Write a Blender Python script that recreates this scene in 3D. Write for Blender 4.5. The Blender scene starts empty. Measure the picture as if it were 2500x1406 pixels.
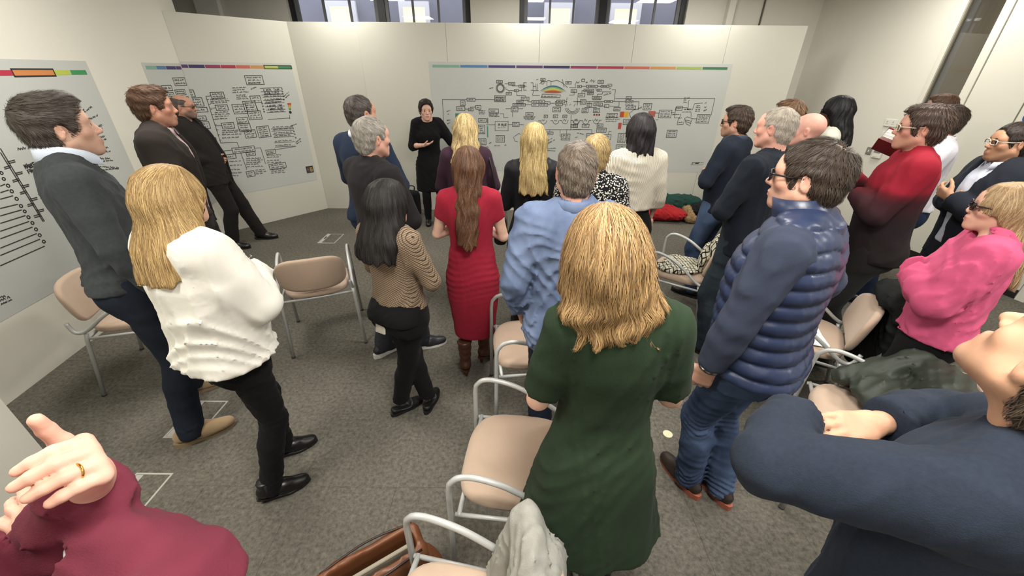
import bpy, math, random
import numpy as np
from mathutils import Matrix, Vector
random.seed(7)
SC = bpy.context.scene
COL = SC.collection
R = math.radians

# ------------------------------------------------------------------ camera, light, exposure
CAM_H = 1.92
CAM_F = 960.0 / 2500.0 * 36.0
CAM_PITCH, CAM_ROLL = R(28.9), R(0.5)
cam_data = bpy.data.cameras.new('camera'); cam = bpy.data.objects.new('camera', cam_data); COL.objects.link(cam)
cam_data.sensor_width = 36.0; cam_data.lens = CAM_F; cam_data.clip_start = 0.02
_c, _s = math.cos(CAM_PITCH), math.sin(CAM_PITCH)
_fw = Vector((0, _c, -_s)); _r0 = Vector((1, 0, 0)); _u0 = Vector((0, _s, _c))
_r = _r0 * math.cos(CAM_ROLL) + _u0 * math.sin(CAM_ROLL); _u = _u0 * math.cos(CAM_ROLL) - _r0 * math.sin(CAM_ROLL)
cam.matrix_world = Matrix(((_r.x, _u.x, -_fw.x, 0), (_r.y, _u.y, -_fw.y, 0), (_r.z, _u.z, -_fw.z, CAM_H), (0, 0, 0, 1)))
SC.camera = cam
SC.cycles.max_bounces = 7; SC.cycles.diffuse_bounces = 3; SC.cycles.glossy_bounces = 2; SC.cycles.transmission_bounces = 6; SC.cycles.caustics_reflective = False; SC.cycles.caustics_refractive = False
SC.view_settings.view_transform = 'Standard'; SC.view_settings.look = 'None'
SC.view_settings.gamma = 1.0; SC.view_settings.use_curve_mapping = False
SC.view_settings.exposure = 0.13
world = bpy.data.worlds.new('overcast_evening'); SC.world = world; world.use_nodes = True
world.node_tree.nodes['Background'].inputs[0].default_value = (0.50, 0.52, 0.59, 1)
world.node_tree.nodes['Background'].inputs[1].default_value = 2.5
LAMP_POWER = 39.0
LAMP_SPOTS = [(-2.2, 0.4), (0.4, 0.4), (3.0, 0.4), (-2.2, 2.8), (0.4, 2.8), (2.6, 2.4), (4.0, 4.5), (-2.2, 5.6), (0.2, 5.6), (2.4, 5.6), (0.4, -2.0)]  # the panel by the side light is an added one, brightening the right wall
CEIL = 3.0

# ------------------------------------------------------------------ small helpers
def lin(c):
    return c / 12.92 if c <= 0.04045 else ((c + 0.055) / 1.055) ** 2.4
def hexc(h):
    h = h.lstrip('#'); return tuple(lin(int(h[i:i + 2], 16) / 255) for i in (0, 2, 4)) + (1.0,)
def desat(h, k):
    h = h.lstrip('#'); v = [int(h[i:i + 2], 16) for i in (0, 2, 4)]; g = .3 * v[0] + .59 * v[1] + .11 * v[2]
    return '%02x%02x%02x' % tuple(int(round(q + (g - q) * k)) for q in v)
def V(*a): return np.array(a, dtype=np.float64)
def nrm(v):
    v = np.asarray(v, float); return v / (np.linalg.norm(v) + 1e-12)
def rz(a):
    c, s = math.cos(a), math.sin(a); return np.array(((c, -s, 0), (s, c, 0), (0, 0, 1.0)))
def rx(a):
    c, s = math.cos(a), math.sin(a); return np.array(((1.0, 0, 0), (0, c, -s), (0, s, c)))
def ry(a):
    c, s = math.cos(a), math.sin(a); return np.array(((c, 0, s), (0, 1.0, 0), (-s, 0, c)))

MATS = {}
def mat(name, color, rough=0.8, metal=0.0, bump=0.0, bscale=200.0, var=0.0, vscale=6.0, sheen=0.0, coat=0.0, spec=0.5, stretch=None, color2=None, emit=0.0, sss=0.0):
    if name in MATS: return MATS[name]
    m = bpy.data.materials.new(name); m.use_nodes = True; MATS[name] = m
    nt = m.node_tree; b = nt.nodes['Principled BSDF']
    c = hexc(color) if isinstance(color, str) else tuple(color)
    b.inputs['Base Color'].default_value = c; b.inputs['Roughness'].default_value = rough; b.inputs['Metallic'].default_value = metal
    b.inputs['Specular IOR Level'].default_value = spec
    b.inputs['Sheen Weight'].default_value = sheen; b.inputs['Coat Weight'].default_value = coat
    if sss: 
        b.inputs['Subsurface Weight'].default_value = sss; b.inputs['Subsurface Radius'].default_value = (0.012, 0.005, 0.003); b.inputs['Subsurface Scale'].default_value = 1.0
    if emit:
        b.inputs['Emission Color'].default_value = c; b.inputs['Emission Strength'].default_value = emit
    tc = nt.nodes.new('ShaderNodeTexCoord'); src = tc.outputs['Object']
    if stretch:
        mp = nt.nodes.new('ShaderNodeMapping'); mp.inputs['Scale'].default_value = stretch
        nt.links.new(src, mp.inputs['Vector']); src = mp.outputs['Vector']
    if var or color2:
        n = nt.nodes.new('ShaderNodeTexNoise'); n.inputs['Scale'].default_value = vscale; n.inputs['Detail'].default_value = 4
        nt.links.new(src, n.inputs['Vector'])
        rp = nt.nodes.new('ShaderNodeValToRGB'); nt.links.new(n.outputs['Fac'], rp.inputs['Fac'])
        if color2:
            c2 = hexc(color2)
            rp.color_ramp.elements[0].position = 0.36; rp.color_ramp.elements[1].position = 0.64
            rp.color_ramp.elements[0].color = c; rp.color_ramp.elements[1].color = c2
        else:
            rp.color_ramp.elements[0].position = 0.25; rp.color_ramp.elements[1].position = 0.75
            rp.color_ramp.elements[0].color = tuple(max(0, v * (1 - var)) for v in c[:3]) + (1,)
            rp.color_ramp.elements[1].color = tuple(min(1, v * (1 + var)) for v in c[:3]) + (1,)
        nt.links.new(rp.outputs['Color'], b.inputs['Base Color'])
    if bump:
        n2 = nt.nodes.new('ShaderNodeTexNoise'); n2.inputs['Scale'].default_value = bscale; n2.inputs['Detail'].default_value = 2
        nt.links.new(src, n2.inputs['Vector'])
        bp = nt.nodes.new('ShaderNodeBump'); bp.inputs['Strength'].default_value = bump; bp.inputs['Distance'].default_value = 0.002
        nt.links.new(n2.outputs['Fac'], bp.inputs['Height']); nt.links.new(bp.outputs['Normal'], b.inputs['Normal'])
    return m
def cloth(name, color, var=0.10, vs=14, bump=0.35, bs=420, sheen=0.02, rough=0.9, **k):
    return mat(name, desat(color, .12), rough=rough, bump=bump, bscale=bs, var=var, vscale=vs, sheen=sheen, spec=0.2, **k)

# ------------------------------------------------------------------ mesh / object helpers
def new_mesh(name, v, f):
    """v (n,3) array, f: (m,4) / (m,3) array or list of index tuples"""
    me = bpy.data.meshes.new(name)
    v = np.asarray(v, np.float32)
    if isinstance(f, np.ndarray):
        k = f.shape[1]; me.vertices.add(len(v)); me.vertices.foreach_set('co', v.ravel())
        me.loops.add(f.size); me.loops.foreach_set('vertex_index', f.astype(np.int32).ravel())
        me.polygons.add(len(f)); me.polygons.foreach_set('loop_start', np.arange(0, f.size, k, dtype=np.int32))
        me.update(calc_edges=True)
    else:
        me.from_pydata([tuple(map(float, p)) for p in v], [], [tuple(map(int, q)) for q in f])
    return me
def obj(name, me, material=None, parent=None, smooth=True, loc=None, rot=None, mw=None):
    if material is not None and len(me.materials) == 0:
        for m in (material if isinstance(material, (list, tuple)) else [material]): me.materials.append(m)
    if smooth is not None: me.polygons.foreach_set('use_smooth', np.full(len(me.polygons), bool(smooth)))
    o = bpy.data.objects.new(name, me); COL.objects.link(o)
    if parent is not None: o.parent = parent
    if mw is not None: o.matrix_local = mw
    if loc is not None: o.location = loc
    if rot is not None: o.rotation_euler = rot
    return o
def tag(o, label=None, cat=None, group=None, kind=None):
    if label: o['label'] = label
    if cat: o['category'] = cat
    if group: o['group'] = group
    if kind: o['kind'] = kind
    return o
def empty(name, loc=(0, 0, 0), rotz=0.0):
    o = bpy.data.objects.new(name, None); COL.objects.link(o); o.location = loc; o.rotation_euler = (0, 0, rotz)
    o.empty_display_size = 0.1; return o

class MB:
    """collects boxes, tubes, strips into one mesh"""
    def __init__(s): s.v = []; s.f = []
    def add(s, v, f):
        o = len(s.v); s.v += [tuple(p) for p in v]; s.f += [tuple(i + o for i in q) for q in f]; return s
    def box(s, lo, hi, M=None, bev=0.0):
        (x0, y0, z0), (x1, y1, z1) = lo, hi
        if bev <= 0:
            v = [(x, y, z) for z in (z0, z1) for y in (y0, y1) for x in (x0, x1)]
            f = [(0, 2, 3, 1), (4, 5, 7, 6), (0, 1, 5, 4), (2, 6, 7, 3), (0, 4, 6, 2), (1, 3, 7, 5)]
        else:
            b = bev; v = []; f = []
            ring = [(x0 + b, y0), (x1 - b, y0), (x1, y0 + b), (x1, y1 - b), (x1 - b, y1), (x0 + b, y1), (x0, y1 - b), (x0, y0 + b)]
            cx, cy = (x0 + x1) / 2, (y0 + y1) / 2
            for z, ins in ((z0, b), (z0 + b, 0), (z1 - b, 0), (z1, b)):
                for (x, y) in ring:
                    v.append((x + (ins if x < cx else -ins) * (1 if ins else 0), y + (ins if y < cy else -ins) * (1 if ins else 0), z))
            for k in range(3):
                for i in range(8):
                    j = (i + 1) % 8; f.append((k * 8 + i, k * 8 + j, k * 8 + 8 + j, k * 8 + 8 + i))
            f.append(tuple(range(7, -1, -1))); f.append(tuple(range(24, 32)))
        if M is not None: v = [tuple(M @ Vector(p)) for p in v]
        return s.add(v, f)
    def tube(s, pts, r, n=8, closed=False, caps=True):
        pts = [np.asarray(p, float) for p in pts]; m = len(pts)
        rr = r if isinstance(r, (list, tuple, np.ndarray)) else [r] * m
        v = []; f = []; up = None
        for i, p in enumerate(pts):
            if closed: t = nrm(pts[(i + 1) % m] - pts[i - 1])
            else: t = nrm(pts[min(i + 1, m - 1)] - pts[max(i - 1, 0)])
            if up is None: up = np.array((0, 0, 1.0)) if abs(t[2]) < 0.9 else np.array((1.0, 0, 0))
            a = nrm(np.cross(up, t)); up = nrm(np.cross(t, a))
            for k in range(n):
                an = 2 * math.pi * k / n
                v.append(tuple(p + rr[i] * (math.cos(an) * a + math.sin(an) * up)))
        for i in range(m if closed else m - 1):
            j = (i + 1) % m
            for k in range(n):
                l = (k + 1) % n; f.append((i * n + k, i * n + l, j * n + l, j * n + k))
        if caps and not closed:
            f.append(tuple(range(n - 1, -1, -1))); f.append(tuple(range((m - 1) * n, m * n)))
        return s.add(v, f)
    def mesh(s, name): return new_mesh(name, s.v, s.f)
    def build(s, name, material, parent=None, smooth=False, **k): return obj(name, s.mesh(name), material, parent, smooth, **k)

def bez(pts, n=8):
    """Catmull-Rom resample"""
    P = [np.asarray(p, float) for p in pts]; out = []
    Q = [2 * P[0] - P[1]] + P + [2 * P[-1] - P[-2]]
    for i in range(1, len(Q) - 2):
        for k in range(n):
            t = k / n; a, b, c, d = Q[i - 1], Q[i], Q[i + 1], Q[i + 2]
            out.append(0.5 * ((2 * b) + (-a + c) * t + (2 * a - 5 * b + 4 * c - d) * t * t + (-a + 3 * b - 3 * c + d) * t ** 3))
    out.append(P[-1]); return out

# ------------------------------------------------------------------ implicit surfaces (signed distance fields -> mesh)
F32 = np.float32
class Prim:
    def __init__(s, fn, lo, hi): s.fn, s.lo, s.hi = fn, np.asarray(lo, float), np.asarray(hi, float)
def cone(a, b, ra, rb=None, sc=None):
    """tapered capsule"""
    a = np.asarray(a, float); b = np.asarray(b, float); rb = ra if rb is None else rb
    ba = b - a; L2 = float(ba @ ba) + 1e-9
    def fn(x, y, z):
        px, py, pz = x - F32(a[0]), y - F32(a[1]), z - F32(a[2])
        t = np.clip((px * F32(ba[0]) + py * F32(ba[1]) + pz * F32(ba[2])) / F32(L2), 0, 1)
        return np.sqrt((px - t * F32(ba[0])) ** 2 + (py - t * F32(ba[1])) ** 2 + (pz - t * F32(ba[2])) ** 2) - (F32(ra) + t * F32(rb - ra))
    m = max(ra, rb); return Prim(fn, np.minimum(a, b) - m, np.maximum(a, b) + m)
def ell(c, r, rot=None):
    c = np.asarray(c, float); r = np.asarray(r, float); M = np.eye(3) if rot is None else np.asarray(rot)
    def fn(x, y, z):
        px, py, pz = x - F32(c[0]), y - F32(c[1]), z - F32(c[2])
        q = [px * F32(M[0, i]) + py * F32(M[1, i]) + pz * F32(M[2, i]) for i in range(3)]
        k0 = np.sqrt((q[0] / F32(r[0])) ** 2 + (q[1] / F32(r[1])) ** 2 + (q[2] / F32(r[2])) ** 2)
        k1 = np.sqrt((q[0] / F32(r[0] ** 2)) ** 2 + (q[1] / F32(r[1] ** 2)) ** 2 + (q[2] / F32(r[2] ** 2)) ** 2) + F32(1e-6)
        return k0 * (k0 - 1) / k1
    e = r if rot is None else np.abs(M) @ r
    return Prim(fn, c - e, c + e)
def loft(rows, n=2.3, cap=0.01, tw=None):
    """rows: (z, cx, cy, rx, ry[, rot]); stacked superellipses"""
    A = np.array([list(r) + [0.0] * (6 - len(r)) for r in rows], float); A = A[np.argsort(A[:, 0])]
    zz = np.linspace(A[0, 0], A[-1, 0], 240); T = np.stack([np.interp(zz, A[:, 0], A[:, i]) for i in range(1, 6)], 1)
    w = 17; K = np.hanning(w + 2)[1:-1]; K /= K.sum()
    T = np.stack([np.convolve(np.pad(T[:, i], w // 2, 'edge'), K, 'valid') for i in range(5)], 1)
    z0, z1 = A[0, 0], A[-1, 0]
    def fn(x, y, z):
        zf = np.asarray(z).ravel(); P = [np.interp(zf, zz, T[:, i]).astype(F32).reshape(z.shape) for i in range(5)]
        dx, dy = x - P[0], y - P[1]; c, s = np.cos(P[4]), np.sin(P[4])
        u = np.abs(c * dx + s * dy) / P[2]; v = np.abs(-s * dx + c * dy) / P[3]
        f = (u ** F32(n) + v ** F32(n)) ** F32(1.0 / n)
        d = (f - 1) * np.minimum(P[2], P[3])
        return np.maximum(d, np.maximum(F32(z0) - z, z - F32(z1)) + F32(cap) * 0)
    m = max(T[:, 2].max(), T[:, 3].max()) * 1.05
    return Prim(fn, (T[:, 0].min() - m, T[:, 1].min() - m, z0), (T[:, 0].max() + m, T[:, 1].max() + m, z1))
def boxp(c, hs, rad=0.01, rot=None):
    c = np.asarray(c, float); hs = np.asarray(hs, float); M = np.eye(3) if rot is None else np.asarray(rot)
    def fn(x, y, z):
        px, py, pz = x - F32(c[0]), y - F32(c[1]), z - F32(c[2])
        q = [np.abs(px * F32(M[0, i]) + py * F32(M[1, i]) + pz * F32(M[2, i])) - F32(hs[i] - rad) for i in range(3)]
        return np.sqrt(np.maximum(q[0], 0) ** 2 + np.maximum(q[1], 0) ** 2 + np.maximum(q[2], 0) ** 2) + np.minimum(np.maximum(q[0], np.maximum(q[1], q[2])), 0) - F32(rad)
    e = np.abs(M) @ hs; return Prim(fn, c - e, c + e)
def torus(c, Rr, r, rot=None, ryf=1.0):
    c = np.asarray(c, float); M = np.eye(3) if rot is None else np.asarray(rot)
    def fn(x, y, z):
        px, py, pz = x - F32(c[0]), y - F32(c[1]), z - F32(c[2])
        q = [px * F32(M[0, i]) + py * F32(M[1, i]) + pz * F32(M[2, i]) for i in range(3)]
        return np.sqrt((np.sqrt(q[0] ** 2 + (q[1] / F32(ryf)) ** 2) - F32(Rr)) ** 2 + q[2] ** 2) - F32(r)
    e = Rr + r + 0.01; return Prim(fn, c - e, c + e)
def smin(a, b, k):
    h = np.maximum(k - np.abs(a - b), 0) / k; return np.minimum(a, b) - h * h * F32(k * 0.25)

class Field:
    def __init__(s, lo, hi, h):
        s.h = h; s.lo = np.asarray(lo, float); n = np.ceil((np.asarray(hi, float) - s.lo) / h).astype(int) + 1
        s.n = n; s.ax = [(s.lo[i] + h * np.arange(n[i])).astype(F32) for i in range(3)]
        s.D = np.full(tuple(n), 0.2, F32)
    @property
    def xyz(s): return s.ax[0][:, None, None], s.ax[1][None, :, None], s.ax[2][None, None, :]
    def sl(s, lo, hi):
        a = np.clip(np.floor((lo - s.lo) / s.h).astype(int), 0, s.n); b = np.clip(np.ceil((hi - s.lo) / s.h).astype(int) + 1, 0, s.n)
        return tuple(slice(a[i], b[i]) for i in range(3))
    def _ev(s, p, m):
        sl = s.sl(p.lo - m, p.hi + m)
        if any(q.stop <= q.start for q in sl): return None, None
        x, y, z = s.ax[0][sl[0]][:, None, None], s.ax[1][sl[1]][None, :, None], s.ax[2][sl[2]][None, None, :]
        return sl, p.fn(x, y, z)
    def add(s, p, k=0.02, m=None):
        sl, d = s._ev(p, k + 0.03 if m is None else m)
        if sl is not None: s.D[sl] = smin(s.D[sl], d, F32(k))
        return s
    def cut(s, p, k=0.01):
        sl, d = s._ev(p, k + 0.02)
        if sl is not None: s.D[sl] = -smin(-s.D[sl], d, F32(k))
        return s
    def clip(s, d, k=0.006):
        s.D = -smin(-s.D, -d.astype(F32) if isinstance(d, np.ndarray) else -d, F32(k)); return s
    def disp(s, d): s.D = s.D + d.astype(F32); return s
    def sample(s, P):
        q = (P - s.lo) / s.h; i = np.clip(np.floor(q).astype(int), 0, s.n - 2); f = np.clip(q - i, 0, 1); D = s.D; r = 0
        for a in (0, 1):
            for b in (0, 1):
                for c in (0, 1):
                    w = (f[:, 0] if a else 1 - f[:, 0]) * (f[:, 1] if b else 1 - f[:, 1]) * (f[:, 2] if c else 1 - f[:, 2])
                    r = r + w * D[i[:, 0] + a, i[:, 1] + b, i[:, 2] + c]
        return r
    def grad(s, P):
        e = s.h; g = np.stack([s.sample(P + e * np.eye(3)[i]) - s.sample(P - e * np.eye(3)[i]) for i in range(3)], 1)
        return g / (np.linalg.norm(g, axis=1, keepdims=True) + 1e-9)
    def mesh(s, smooth=1):
        D = s.D; I = D < 0
        cnt = np.zeros(tuple(s.n - 1), np.int8)
        for a in (0, 1):
            for b in (0, 1):
                for c in (0, 1):
                    cnt += I[a:D.shape[0] - 1 + a, b:D.shape[1] - 1 + b, c:D.shape[2] - 1 + c]
        act = (cnt > 0) & (cnt < 8); ci = np.argwhere(act)
        if len(ci) == 0: return np.zeros((0, 3)), np.zeros((0, 4), int)
        idx = np.full(act.shape, -1, np.int32); idx[act] = np.arange(len(ci))
        cor = [(a, b, c) for a in (0, 1) for b in (0, 1) for c in (0, 1)]
        vals = {o: D[ci[:, 0] + o[0], ci[:, 1] + o[1], ci[:, 2] + o[2]] for o in cor}
        S = np.zeros((len(ci), 3)); N = np.zeros(len(ci))
        for o in cor:
            for ax in range(3):
                if o[ax]: continue
                q = list(o); q[ax] = 1; q = tuple(q); va, vb = vals[o], vals[q]; m = (va < 0) != (vb < 0)
                t = np.where(m, va / np.where(m, va - vb, 1), 0)
                p = np.tile(np.array(o, float), (len(ci), 1)); p[:, ax] += t
                S += p * m[:, None]; N += m
        v = s.lo + s.h * (ci + S / N[:, None])
        F = []
        for ax in range(3):
            b, c = (ax + 1) % 3, (ax + 2) % 3
            s0 = [slice(None)] * 3; s1 = [slice(None)] * 3; s0[ax] = slice(0, -1); s1[ax] = slice(1, None)
            A, B = I[tuple(s0)], I[tuple(s1)]; X = A != B
            e = np.argwhere(X)
            e = e[(e[:, b] > 0) & (e[:, c] > 0) & (e[:, b] < s.n[b] - 1) & (e[:, c] < s.n[c] - 1)]
            if not len(e): continue
            fl = A[e[:, 0], e[:, 1], e[:, 2]]
            def g(db, dc):
                q = e.copy(); q[:, b] -= db; q[:, c] -= dc; return idx[q[:, 0], q[:, 1], q[:, 2]]
            Q = np.stack([g(1, 1), g(0, 1), g(0, 0), g(1, 0)], 1); Q[~fl] = Q[~fl][:, ::-1]; F.append(Q)
        f = np.concatenate(F)
        for _ in range(smooth):
            acc = np.zeros_like(v); n = np.zeros(len(v))
            for k in range(4):
                a, b2 = f[:, k], f[:, (k + 1) % 4]
                for i in range(3): acc[:, i] += np.bincount(a, v[b2, i], len(v)) + np.bincount(b2, v[a, i], len(v))
                n += np.bincount(a, minlength=len(v)) + np.bincount(b2, minlength=len(v))
            v = 0.5 * v + 0.5 * acc / np.maximum(n, 1)[:, None]
        return v, f
def field_of(prims, h, pad=0.03, zlo=None, zhi=None, lo=None, hi=None):
    L = np.min([p.lo for p in prims], 0) - pad if lo is None else np.asarray(lo, float)
    Hh = np.max([p.hi for p in prims], 0) + pad if hi is None else np.asarray(hi, float)
    if zlo is not None: L[2] = max(L[2], zlo)
    if zhi is not None: Hh[2] = min(Hh[2], zhi)
    return Field(L, Hh, h)
def waves(x, y, z, seed, wl, amp, sharp=1.0, n=3, zs=1.0):
    """cloth folds: a few warped sine trains"""
    rg = np.random.RandomState(seed); out = 0
    for i in range(n):
        d = nrm(rg.normal(size=3) * (1, 1, zs)); e = nrm(rg.normal(size=3)); w = wl * rg.uniform(0.7, 1.5)
        ph = rg.uniform(0, 6.28, 3)
        a = (x * F32(d[0]) + y * F32(d[1]) + z * F32(d[2])) * F32(6.283 / w) + F32(ph[0])
        b = (x * F32(e[0]) + y * F32(e[1]) + z * F32(e[2])) * F32(6.283 / (w * 2.3)) + F32(ph[1])
        s_ = np.sin(a + F32(1.6) * np.sin(b)); msk = 0.5 + 0.5 * np.sin(b * F32(0.7) + F32(ph[2]))
        out = out + (1 - np.abs(s_)) ** F32(1.5) * msk * F32(amp) if sharp else out + s_ * msk * F32(amp)
    return out
# ------------------------------------------------------------------ the room
WALL_C = 'd9d6ca'
m_wall = mat('wall_paint', WALL_C, rough=.72, bump=.10, bscale=90, var=.015, vscale=1.5)
m_panel = mat('display_board', 'c9c7bb', rough=.42, bump=.03, bscale=30, var=.012, vscale=1.2)
m_white = mat('white_gloss', 'dedcd2', rough=.45)
m_black = mat('black_frame', '17171a', rough=.45)
m_grey = mat('grey_trim', '6c6e72', rough=.5)
def box_obj(name, lo, hi, m, parent=None, bev=0.0, kind='structure', mw=None):
    o = MB().box(lo, hi, bev=bev).build(name, m, parent, False, mw=mw)
    if parent is None and kind: o['kind'] = kind
    return o
def frame2(p0, p1):
    """matrix: x along p0->p1 on the floor, z up, y to the left of travel"""
    a = math.atan2(p1[1] - p0[1], p1[0] - p0[0]); return Matrix.Translation((p0[0], p0[1], 0)) @ Matrix.Rotation(a, 4, 'Z'), math.hypot(p1[0] - p0[0], p1[1] - p0[1])
# carpet: mottled grey tiles with fine joints
def carpet():
    m = mat('carpet', '5c5852', rough=.95, spec=.1, bump=.6, bscale=260); nt = m.node_tree; b = nt.nodes['Principled BSDF']; tc = nt.nodes.new('ShaderNodeNewGeometry')
    n1 = nt.nodes.new('ShaderNodeTexNoise'); n1.inputs['Scale'].default_value = 46; n1.inputs['Detail'].default_value = 6; n1.inputs['Roughness'].default_value = .75
    n2 = nt.nodes.new('ShaderNodeTexNoise'); n2.inputs['Scale'].default_value = 1.3; n2.inputs['Detail'].default_value = 2
    for n in (n1, n2): nt.links.new(tc.outputs['Position'], n.inputs['Vector'])
    r1 = nt.nodes.new('ShaderNodeValToRGB'); r1.color_ramp.elements[0].position = .32; r1.color_ramp.elements[1].position = .70
    r1.color_ramp.elements[0].color = hexc('4b4944'); r1.color_ramp.elements[1].color = hexc('7b766b'); nt.links.new(n1.outputs['Fac'], r1.inputs['Fac'])
    mx = nt.nodes.new('ShaderNodeMixRGB'); mx.blend_type = 'MULTIPLY'; mx.inputs[0].default_value = .35
    r2 = nt.nodes.new('ShaderNodeValToRGB'); r2.color_ramp.elements[0].position = .35; r2.color_ramp.elements[1].position = .65
    r2.color_ramp.elements[0].color = (.62, .62, .62, 1); r2.color_ramp.elements[1].color = (1, 1, 1, 1); nt.links.new(n2.outputs['Fac'], r2.inputs['Fac'])
    nt.links.new(r1.outputs['Color'], mx.inputs[1]); nt.links.new(r2.outputs['Color'], mx.inputs[2]); nt.links.new(mx.outputs[0], b.inputs['Base Color'])
    return m
m_carpet = carpet()
floor = box_obj('floor', (-5.1, -3.2, -.10), (5.4, 7.2, -.006), mat('screed', '3a3835'))
tile = MB().box((-.2497, -.2497, -.006), (.2497, .2497, 0), bev=.0006).mesh('carpet_tile')
far_tiles = MB()
for i in range(20):
    for j in range(21):
        x, y = -4.6 + .25 + .5 * i, -3.2 + .25 + .5 * j
        if y < 5.3 and y > .3 and abs(x) < 1.6 * y + .9:
            o = obj('carpet_tile', tile, m_carpet, floor, False, loc=(x, y, 0))
        else: far_tiles.box((x - .2494, y - .2494, -.006), (x + .2494, y + .2494, 0), bev=.0012)
ft = far_tiles.build('carpet_tiles', m_carpet, floor, False); ft['kind'] = 'stuff'
box_obj('ceiling', (-5.1, -3.2, CEIL), (7.0, 8.2, CEIL + .1), mat('ceiling_white', 'e4e2dc', rough=.9))
# left wall, slightly out of square
LW0, LW1 = (-3.26, 1.81), (-3.90, 6.19)
M, L = frame2(LW0, LW1)
wl = box_obj('wall_left', (0, 0, 0), (3.53, .12, CEIL), m_wall, mw=M); wl.matrix_world = M
M_LEFT = M
box_obj('wall_left_return', (-5.0, 5.12, 0), (-3.86, 5.22, CEIL), m_wall)
box_obj('wall_left_back', (-5.1, 5.12, 0), (-5.0, 7.0, CEIL), m_wall)
M2, L2 = frame2((-2.3, 1.26), LW0)
o = box_obj('wall_nib', (0, 0, 0), (L2 + .02, .12, CEIL), m_wall); o.matrix_world = M2
o = box_obj('wall_left_rear', (-2.42, -3.2, 0), (-2.3, 1.30, CEIL), m_wall)
box_obj('wall_rear', (-4.6, -3.3, 0), (5.6, -3.2, CEIL), m_wall)
# right wall: slightly angled, with a glazed side light and a double door
RW0, RW1 = (4.32, 6.75), (4.94, 3.34)
M_RIGHT, LR = frame2(RW0, RW1)      # x runs from the far corner towards the camera, -y faces the room
def rbox(name, lo, hi, m, parent=None, bev=0.0):
    o = MB().box(lo, hi, bev=bev).build(name, m, parent, False)
    if parent is None: o.matrix_world = M_RIGHT; o['kind'] = 'structure'
    return o
SL0, SL1, DR1, DR2 = 1.79, 2.235, 2.70, 3.45
rbox('wall_right', (0, 0, 0), (SL0, .14, CEIL), m_wall)
rbox('wall_right_near', (DR2 + .08, 0, 0), (8.0, .14, CEIL), m_wall)
m_white2 = mat('door_white', 'd6d3c6', rough=.5)
sl = rbox('window_3', (SL0, -.02, 0), (SL0 + .045, .14, CEIL), m_white2)
m_gl2 = mat('side_light_glass', 'ffffff', rough=.0, spec=.5); _b = m_gl2.node_tree.nodes['Principled BSDF']; _b.inputs['Transmission Weight'].default_value = 1.0; _b.inputs['IOR'].default_value = 1.45
rbox('frame_stile', (SL1 - .075, -.02, 0), (SL1, .14, CEIL), m_white2, sl)
rbox('glazing_bead', (SL0 + .045, .0, .1), (SL0 + .060, .03, CEIL), mat('bead_dark', '6e6a5a', rough=.6), sl)
rbox('glazing_bead', (SL1 - .088, .0, .1), (SL1 - .075, .03, CEIL), MATS['bead_dark'], sl)
rbox('bottom_rail', (SL0 + .045, -.01, 0), (SL1 - .075, .14, .1), m_white2, sl)
rbox('pane', (SL0 + .05, .02, .1), (SL1 - .08, .028, CEIL), m_gl2, sl)
d1 = rbox('door_1', (SL1 + .006, -.008, .01), (DR1 - .006, .045, CEIL - .02), m_white2, None, .002)
d2 = rbox('door_2', (DR1 + .006, -.008, .01), (DR2, .045, CEIL - .02), m_white2, None, .002)
rbox('meeting_strip', (DR1 - .012, -.004, .01), (DR1 + .012, .03, CEIL - .02), MATS['bead_dark'], d1)
hg = MB()
for zz in (.3, 1.5, 2.62): hg.tube([(SL1 + .003, -.014, zz), (SL1 + .003, -.014, zz + .10)], .008, 8)
hg.build('hinge', mat('steel', '9a9a98', rough=.3, metal=.9), d1, True)
rbox('trim_3', (DR2 + .01, -.02, 0), (DR2 + .08, .14, CEIL), m_white2)
# corridor beyond the side light
box_obj('wall_corridor', (6.9, 2.0, 0), (7.0, 8.0, CEIL), mat('corridor_paint', 'b5a98c', rough=.8))
cw = empty('window_4', (6.85, 5.4, 0)); cw['kind'] = 'structure'
for lo, hi, m_, nm in (((0, -.5, 1.0), (.04, 1.2, 2.45), mat('corridor_dark', '4a4c50', rough=.5), 'blind'), ((-.02, -.5, 2.47), (.04, 1.2, 2.9), mat('corridor_lit', 'f4e2a8', emit=.9), 'lit_pane'), ((-.05, .32, 1.0), (0, .37, 2.9), m_black, 'glazing_bar'), ((-.05, -.5, 2.44), (0, 1.2, 2.48), m_black, 'glazing_bar')):
    MB().box(lo, hi).build(nm, m_, cw, False)
cl = bpy.data.lights.new('corridor_lamp', 'AREA'); cl.size = .6; cl.energy = 14; cl.color = (1, .9, .72); clo = bpy.data.objects.new('corridor_lamp', cl); COL.objects.link(clo); clo.location = (5.9, 5.2, CEIL - .05)
box_obj('floor_corridor', (4.4, 2.0, -.1), (7.0, 8.0, -.01), MATS['screed'])
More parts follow.
